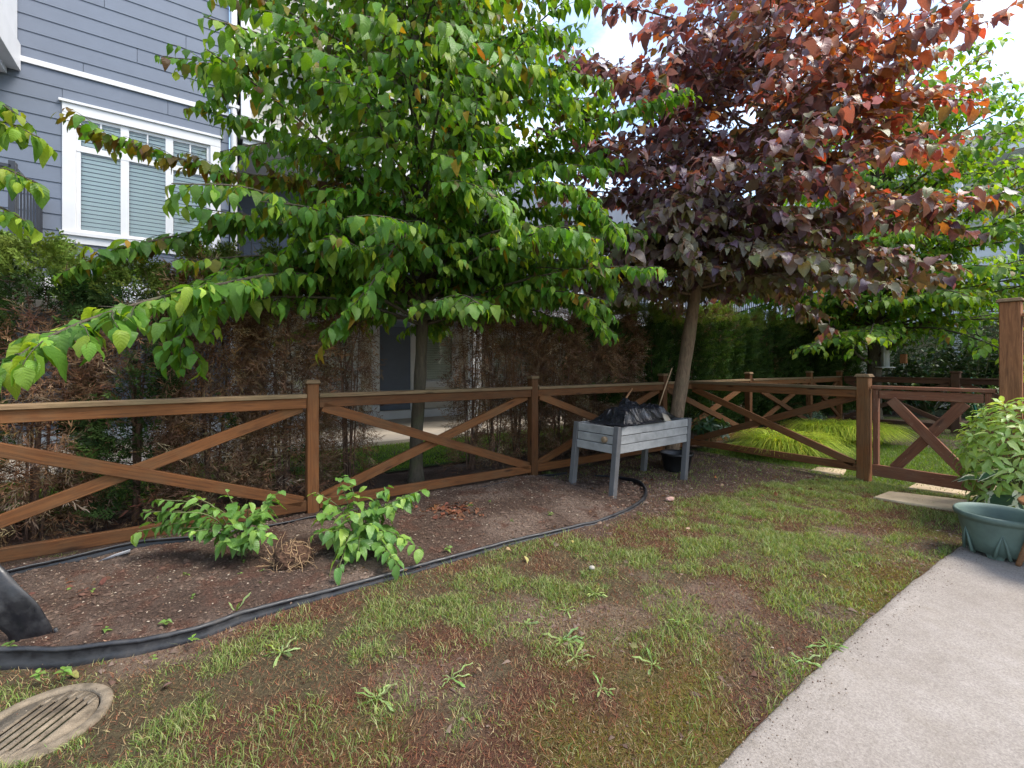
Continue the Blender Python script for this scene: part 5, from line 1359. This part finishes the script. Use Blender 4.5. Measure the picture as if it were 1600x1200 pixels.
# moss along the slab
x, y = scatter(160000, -2.0, 3.2, -5.0, -2.2); k = on_lawn(x, y); x, y = x[k], y[k]; bare, th, moss = lawn_masks(x, y); k = rng.random(len(x)) < moss*.95; x, y = x[k], y[k]; n = len(x); print('moss', n)
blades('moss', (x, y), .008+.012*rng.random(n), .0016+.001*rng.random(n), .3+.5*rng.random(n), [(.15, .13, .015), (.2, .16, .02), (.1, .11, .015), (.22, .13, .02), (.17, .09, .02)])
# lawns beyond the fences
x, y = scatter(60000, -8, 12, 1.2, 3.0); k = visible(x, y, 100); x, y = x[k], y[k]; n = len(x); blades('back_lawn_grass', (x, y), .03+.04*rng.random(n), .004+.003*rng.random(n), .3+.6*rng.random(n), [(.1, .2, .02), (.15, .26, .03), (.2, .3, .04)], z0=.03, segs=1)
x, y = scatter(90000, 5.55, 11.2, -5.0, -.1); k = visible(x, y, 100) & (rng.random(90000) < .15+.85*sstep(.42, .6, fbm(x*.6+.31*y, y*.6, 71, 3)+.22*sstep(9.4, 8.2, x)-.1*sstep(8.3, 9.6, x))) & (np.hypot(x-7.4, y+.9) > .1); x, y = x[k], y[k]; n = len(x)
blades('neighbour_grass', (x, y), .025+.04*rng.random(n), .003+.003*rng.random(n), .3+.6*rng.random(n), [(.08, .16, .02), (.12, .2, .03), (.17, .22, .05)], z0=.006, segs=1)
# dandelions and other lawn weeds
WPX = [(878, 1003, 'dandelion rosette in the middle of the worn lawn', .13), (898, 1030, 'second dandelion rosette just below the middle one', .12), (820, 978, 'ragged pale dandelion above the middle rosettes', .12), (705, 1062, 'flat dandelion in the red-brown thatch near the front', .11), (940, 1078, 'thin dandelion standing in dark thatch near the front', .09), (1020, 1040, 'spreading dandelion by the dark thatch', .11), (1295, 1012, 'upright dandelion at the patio edge', .12), (1255, 1035, 'small toothed weed at the patio edge below the dandelion', .1), (440, 1022, 'pale dandelion among long grass near the edging', .11), (590, 1095, 'dandelion at the front of the lawn', .1), (1340, 885, 'pale weed lying in the grass near the tub', .09), (930, 930, 'lone dandelion half way up the lawn', .09), (368, 960, 'single upright leaf weed on the black edging', .12), (885, 955, 'small dandelion above the pair of rosettes', .08), (1065, 975, 'bright weed tuft beside the bare patch', .1)]
for px, py, lab, s in WPX:
    c = G(px, py); t = thing('dandelion', c, lab, 'weed', 'weeds in the lawn'); L = []; n = random.randint(7, 12)
    if 'upright leaf' in lab: n = 3
    for k in range(n):
        a = k*2.39996+random.random()*.4; el = random.uniform(.05, .5) if n > 3 else random.uniform(.8, 1.4); d = V3(math.cos(a)*math.cos(el), math.sin(a)*math.cos(el), math.sin(el)); L.append((np.array(c)+UP*.006, d, unit(UP-d*d[2]+rv(.15)), s*random.uniform(.45, 1.0), jit(mixc((.22, .33, .09), (.36, .46, .18), random.random()), .15)))
    foliage('dandelion', L, LEAFS, t)
# seedlings in the bed
L = []
for px, py in [(105, 925), (145, 925), (245, 905), (290, 902), (375, 900), (405, 915), (410, 895), (380, 880), (260, 975), (300, 935), (165, 985), (735, 712+80), (700, 860), (800, 815), (765, 785), (945, 770), (860, 805), (1000, 805), (100, 1055), (60, 1060), (240, 1030), (300, 1000), (640, 845), (1090, 760), (1150, 745), (1200, 760), (1250, 765), (1185, 735), (430, 985), (15, 1010)]:
    c = np.array(G(px, py, .04)); m = random.randint(4, 7); s = random.uniform(.016, .034)
    for k in range(m):
        a = k*2.39996; L.append((c+V3(0, 0, .004*k), unit(V3(math.cos(a), math.sin(a), .35)), unit(UP+rv(.2)), s*random.uniform(.7, 1.1), jit((.16, .27, .05), .2)))
pos, d, nr, sz, cc = (np.array(z, float) for z in zip(*L)); bulk('seedling_weeds', tpls('ovate', False), pos, d, nr, sz, cc, LEAFS)
# chips, bark and small stones on the bed
x, y = scatter(190000, -3.6, GATE_X, -4.2, .0); inb = in_poly(x, y, BED); bf = bed_far(x, y); ba = lawn_masks(x, y)[0]; k = ((inb & (rng.random(len(x)) < .6)) | (on_lawn(x, y) & (rng.random(len(x)) < np.maximum(bf*.5, ba*.45)))) & visible(x, y); x, y, inb = x[k], y[k], inb[k]; n = len(x); n = min(n, 44000); x, y, inb = x[:n], y[:n], inb[:n]; big = rng.random(n) < .09; print('chips', n)
z = np.where(inb, bed_h(x, y), ground_h(x, y))+.003; _, _, dpt = project(np.stack([x, y, z], 1)); s = np.where(big, .007+.011*rng.random(n)**2, (.0018+.0048*rng.random(n)**4)*(.6+.22*dpt))
base = np.array([[1, 0, 0], [-.6, .8, 0], [-.5, -.7, .1], [.1, .1, .8]]); rot = rng.random(n)*6.283; ca, sa = np.cos(rot), np.sin(rot)
st = 1+1.2*rng.random(n)
Vx = base[None, :, 0]*st[:, None]; Vy = np.broadcast_to(base[None, :, 1], (n, 4)); V = np.stack([Vx*ca[:, None]-Vy*sa[:, None], Vx*sa[:, None]+Vy*ca[:, None], np.broadcast_to(base[None, :, 2], (n, 4))], 2)*s[:, None, None]+np.stack([x, y, z], 1)[:, None, :]
i0 = np.arange(n)*4; F = np.concatenate([np.stack([i0+a, i0+b, i0+c], 1) for a, b, c in ((0, 1, 3), (1, 2, 3), (2, 0, 3))]); pal = np.array([(.08, .05, .035), (.13, .085, .06), (.19, .14, .1), (.06, .035, .025), (.32, .26, .2), (.11, .06, .04)]); c = pal[np.minimum(rng.integers(0, 9, n), 5)] if False else pal[rng.choice(6, n, p=[.3, .25, .15, .15, .05, .1])]
c = np.where(big[:, None], bed_col(x, y)*1.05, c)
tag(link('soil_debris', mesh_np('soil_debris', V.reshape(-1, 3), F, CHIP, np.repeat(c, 4, 0))), kind='stuff')
# crumbs of earth and grit swept onto the slab edge and the drain
n = 1500; x = -.3+4.1*rng.random(n); y = patio_edge(x)-.012-.16*rng.random(n)**3; z = np.full(n, .0215); xa = dc.x+rng.normal(0, .11, 130); ya = dc.y+rng.normal(0, .11, 130); k = np.hypot(xa-dc.x, ya-dc.y) < .2; xa, ya = xa[k], ya[k]
x = np.concatenate([x, xa]); y = np.concatenate([y, ya]); z = np.concatenate([z, np.full(len(xa), dc.z+.019)]); n = len(x); s = .0014+.0035*rng.random(n)**3; rot = rng.random(n)*6.283; ca, sa = np.cos(rot), np.sin(rot)
Vx = base[None, :, 0]*np.ones((n, 1)); Vy = base[None, :, 1]*np.ones((n, 1)); V = np.stack([Vx*ca[:, None]-Vy*sa[:, None], Vx*sa[:, None]+Vy*ca[:, None], base[None, :, 2]*np.ones((n, 1))], 2)*s[:, None, None]+np.stack([x, y, z], 1)[:, None, :]
i0 = np.arange(n)*4; F = np.concatenate([np.stack([i0+a, i0+b, i0+c], 1) for a, b, c in ((0, 1, 3), (1, 2, 3), (2, 0, 3))])
tag(link('grit', mesh_np('grit', V.reshape(-1, 3), F, CHIP, np.repeat(pal[rng.choice(6, n)]*.8, 4, 0))), kind='stuff')
# fallen dry leaves: a drift at the fence foot plus scattered ones
L = []
def drop(c, s, col): L.append((np.array(c)+UP*.012*random.random(), unit(V3(random.gauss(0, 1), random.gauss(0, 1), random.uniform(-.1, .5))), unit(UP+rv(.45)), s, jit(col, .2)))
for k in range(95): drop(G(random.gauss(705, 22), random.gauss(797, 5.5), .05), random.uniform(.035, .07), random.choice([(.22, .085, .045), (.28, .13, .07), (.16, .06, .035)]))
for k in range(40): drop(G(random.uniform(30, 190), random.uniform(885, 935), .04), random.uniform(.025, .05), random.choice([(.12, .055, .035), (.17, .09, .06)]))
for k in range(60): drop(G(random.uniform(420, 1120), random.uniform(765, 900), .03), random.uniform(.02, .045), random.choice([(.2, .11, .06), (.3, .2, .13), (.14, .08, .04)]))
for k in range(70): drop(G(random.uniform(850, 1330), random.uniform(745, 790), .01), random.uniform(.025, .06), random.choice([(.25, .1, .05), (.3, .2, .12), (.14, .07, .04)]))
for px, py in [(148, 978), (165, 1000), (820, 870), (895, 845), (268, 1068), (110, 1052), (1210, 830), (1385, 925), (1290, 905), (985, 1010), (745, 1045), (500, 870), (390, 905), (1330, 860), (1120, 800)]: drop(G(px, py, .02), random.uniform(.03, .055), random.choice([(.3, .19, .12), (.3, .15, .08), (.33, .28, .1)]))
pos, d, nr, sz, cc = (np.array(z, float) for z in zip(*L)); bulk('leaf_litter', tpls('ovate', False), pos, d, nr, sz, cc, DRYL)
bpy.context.view_layer.update()
print('objects', len(bpy.data.objects), 'tris', sum(len(o.data.loops)-2*len(o.data.polygons) for o in bpy.data.objects if o.type == 'MESH'), 'unique', sum(len(m.loops)-2*len(m.polygons) for m in bpy.data.meshes if m.users))
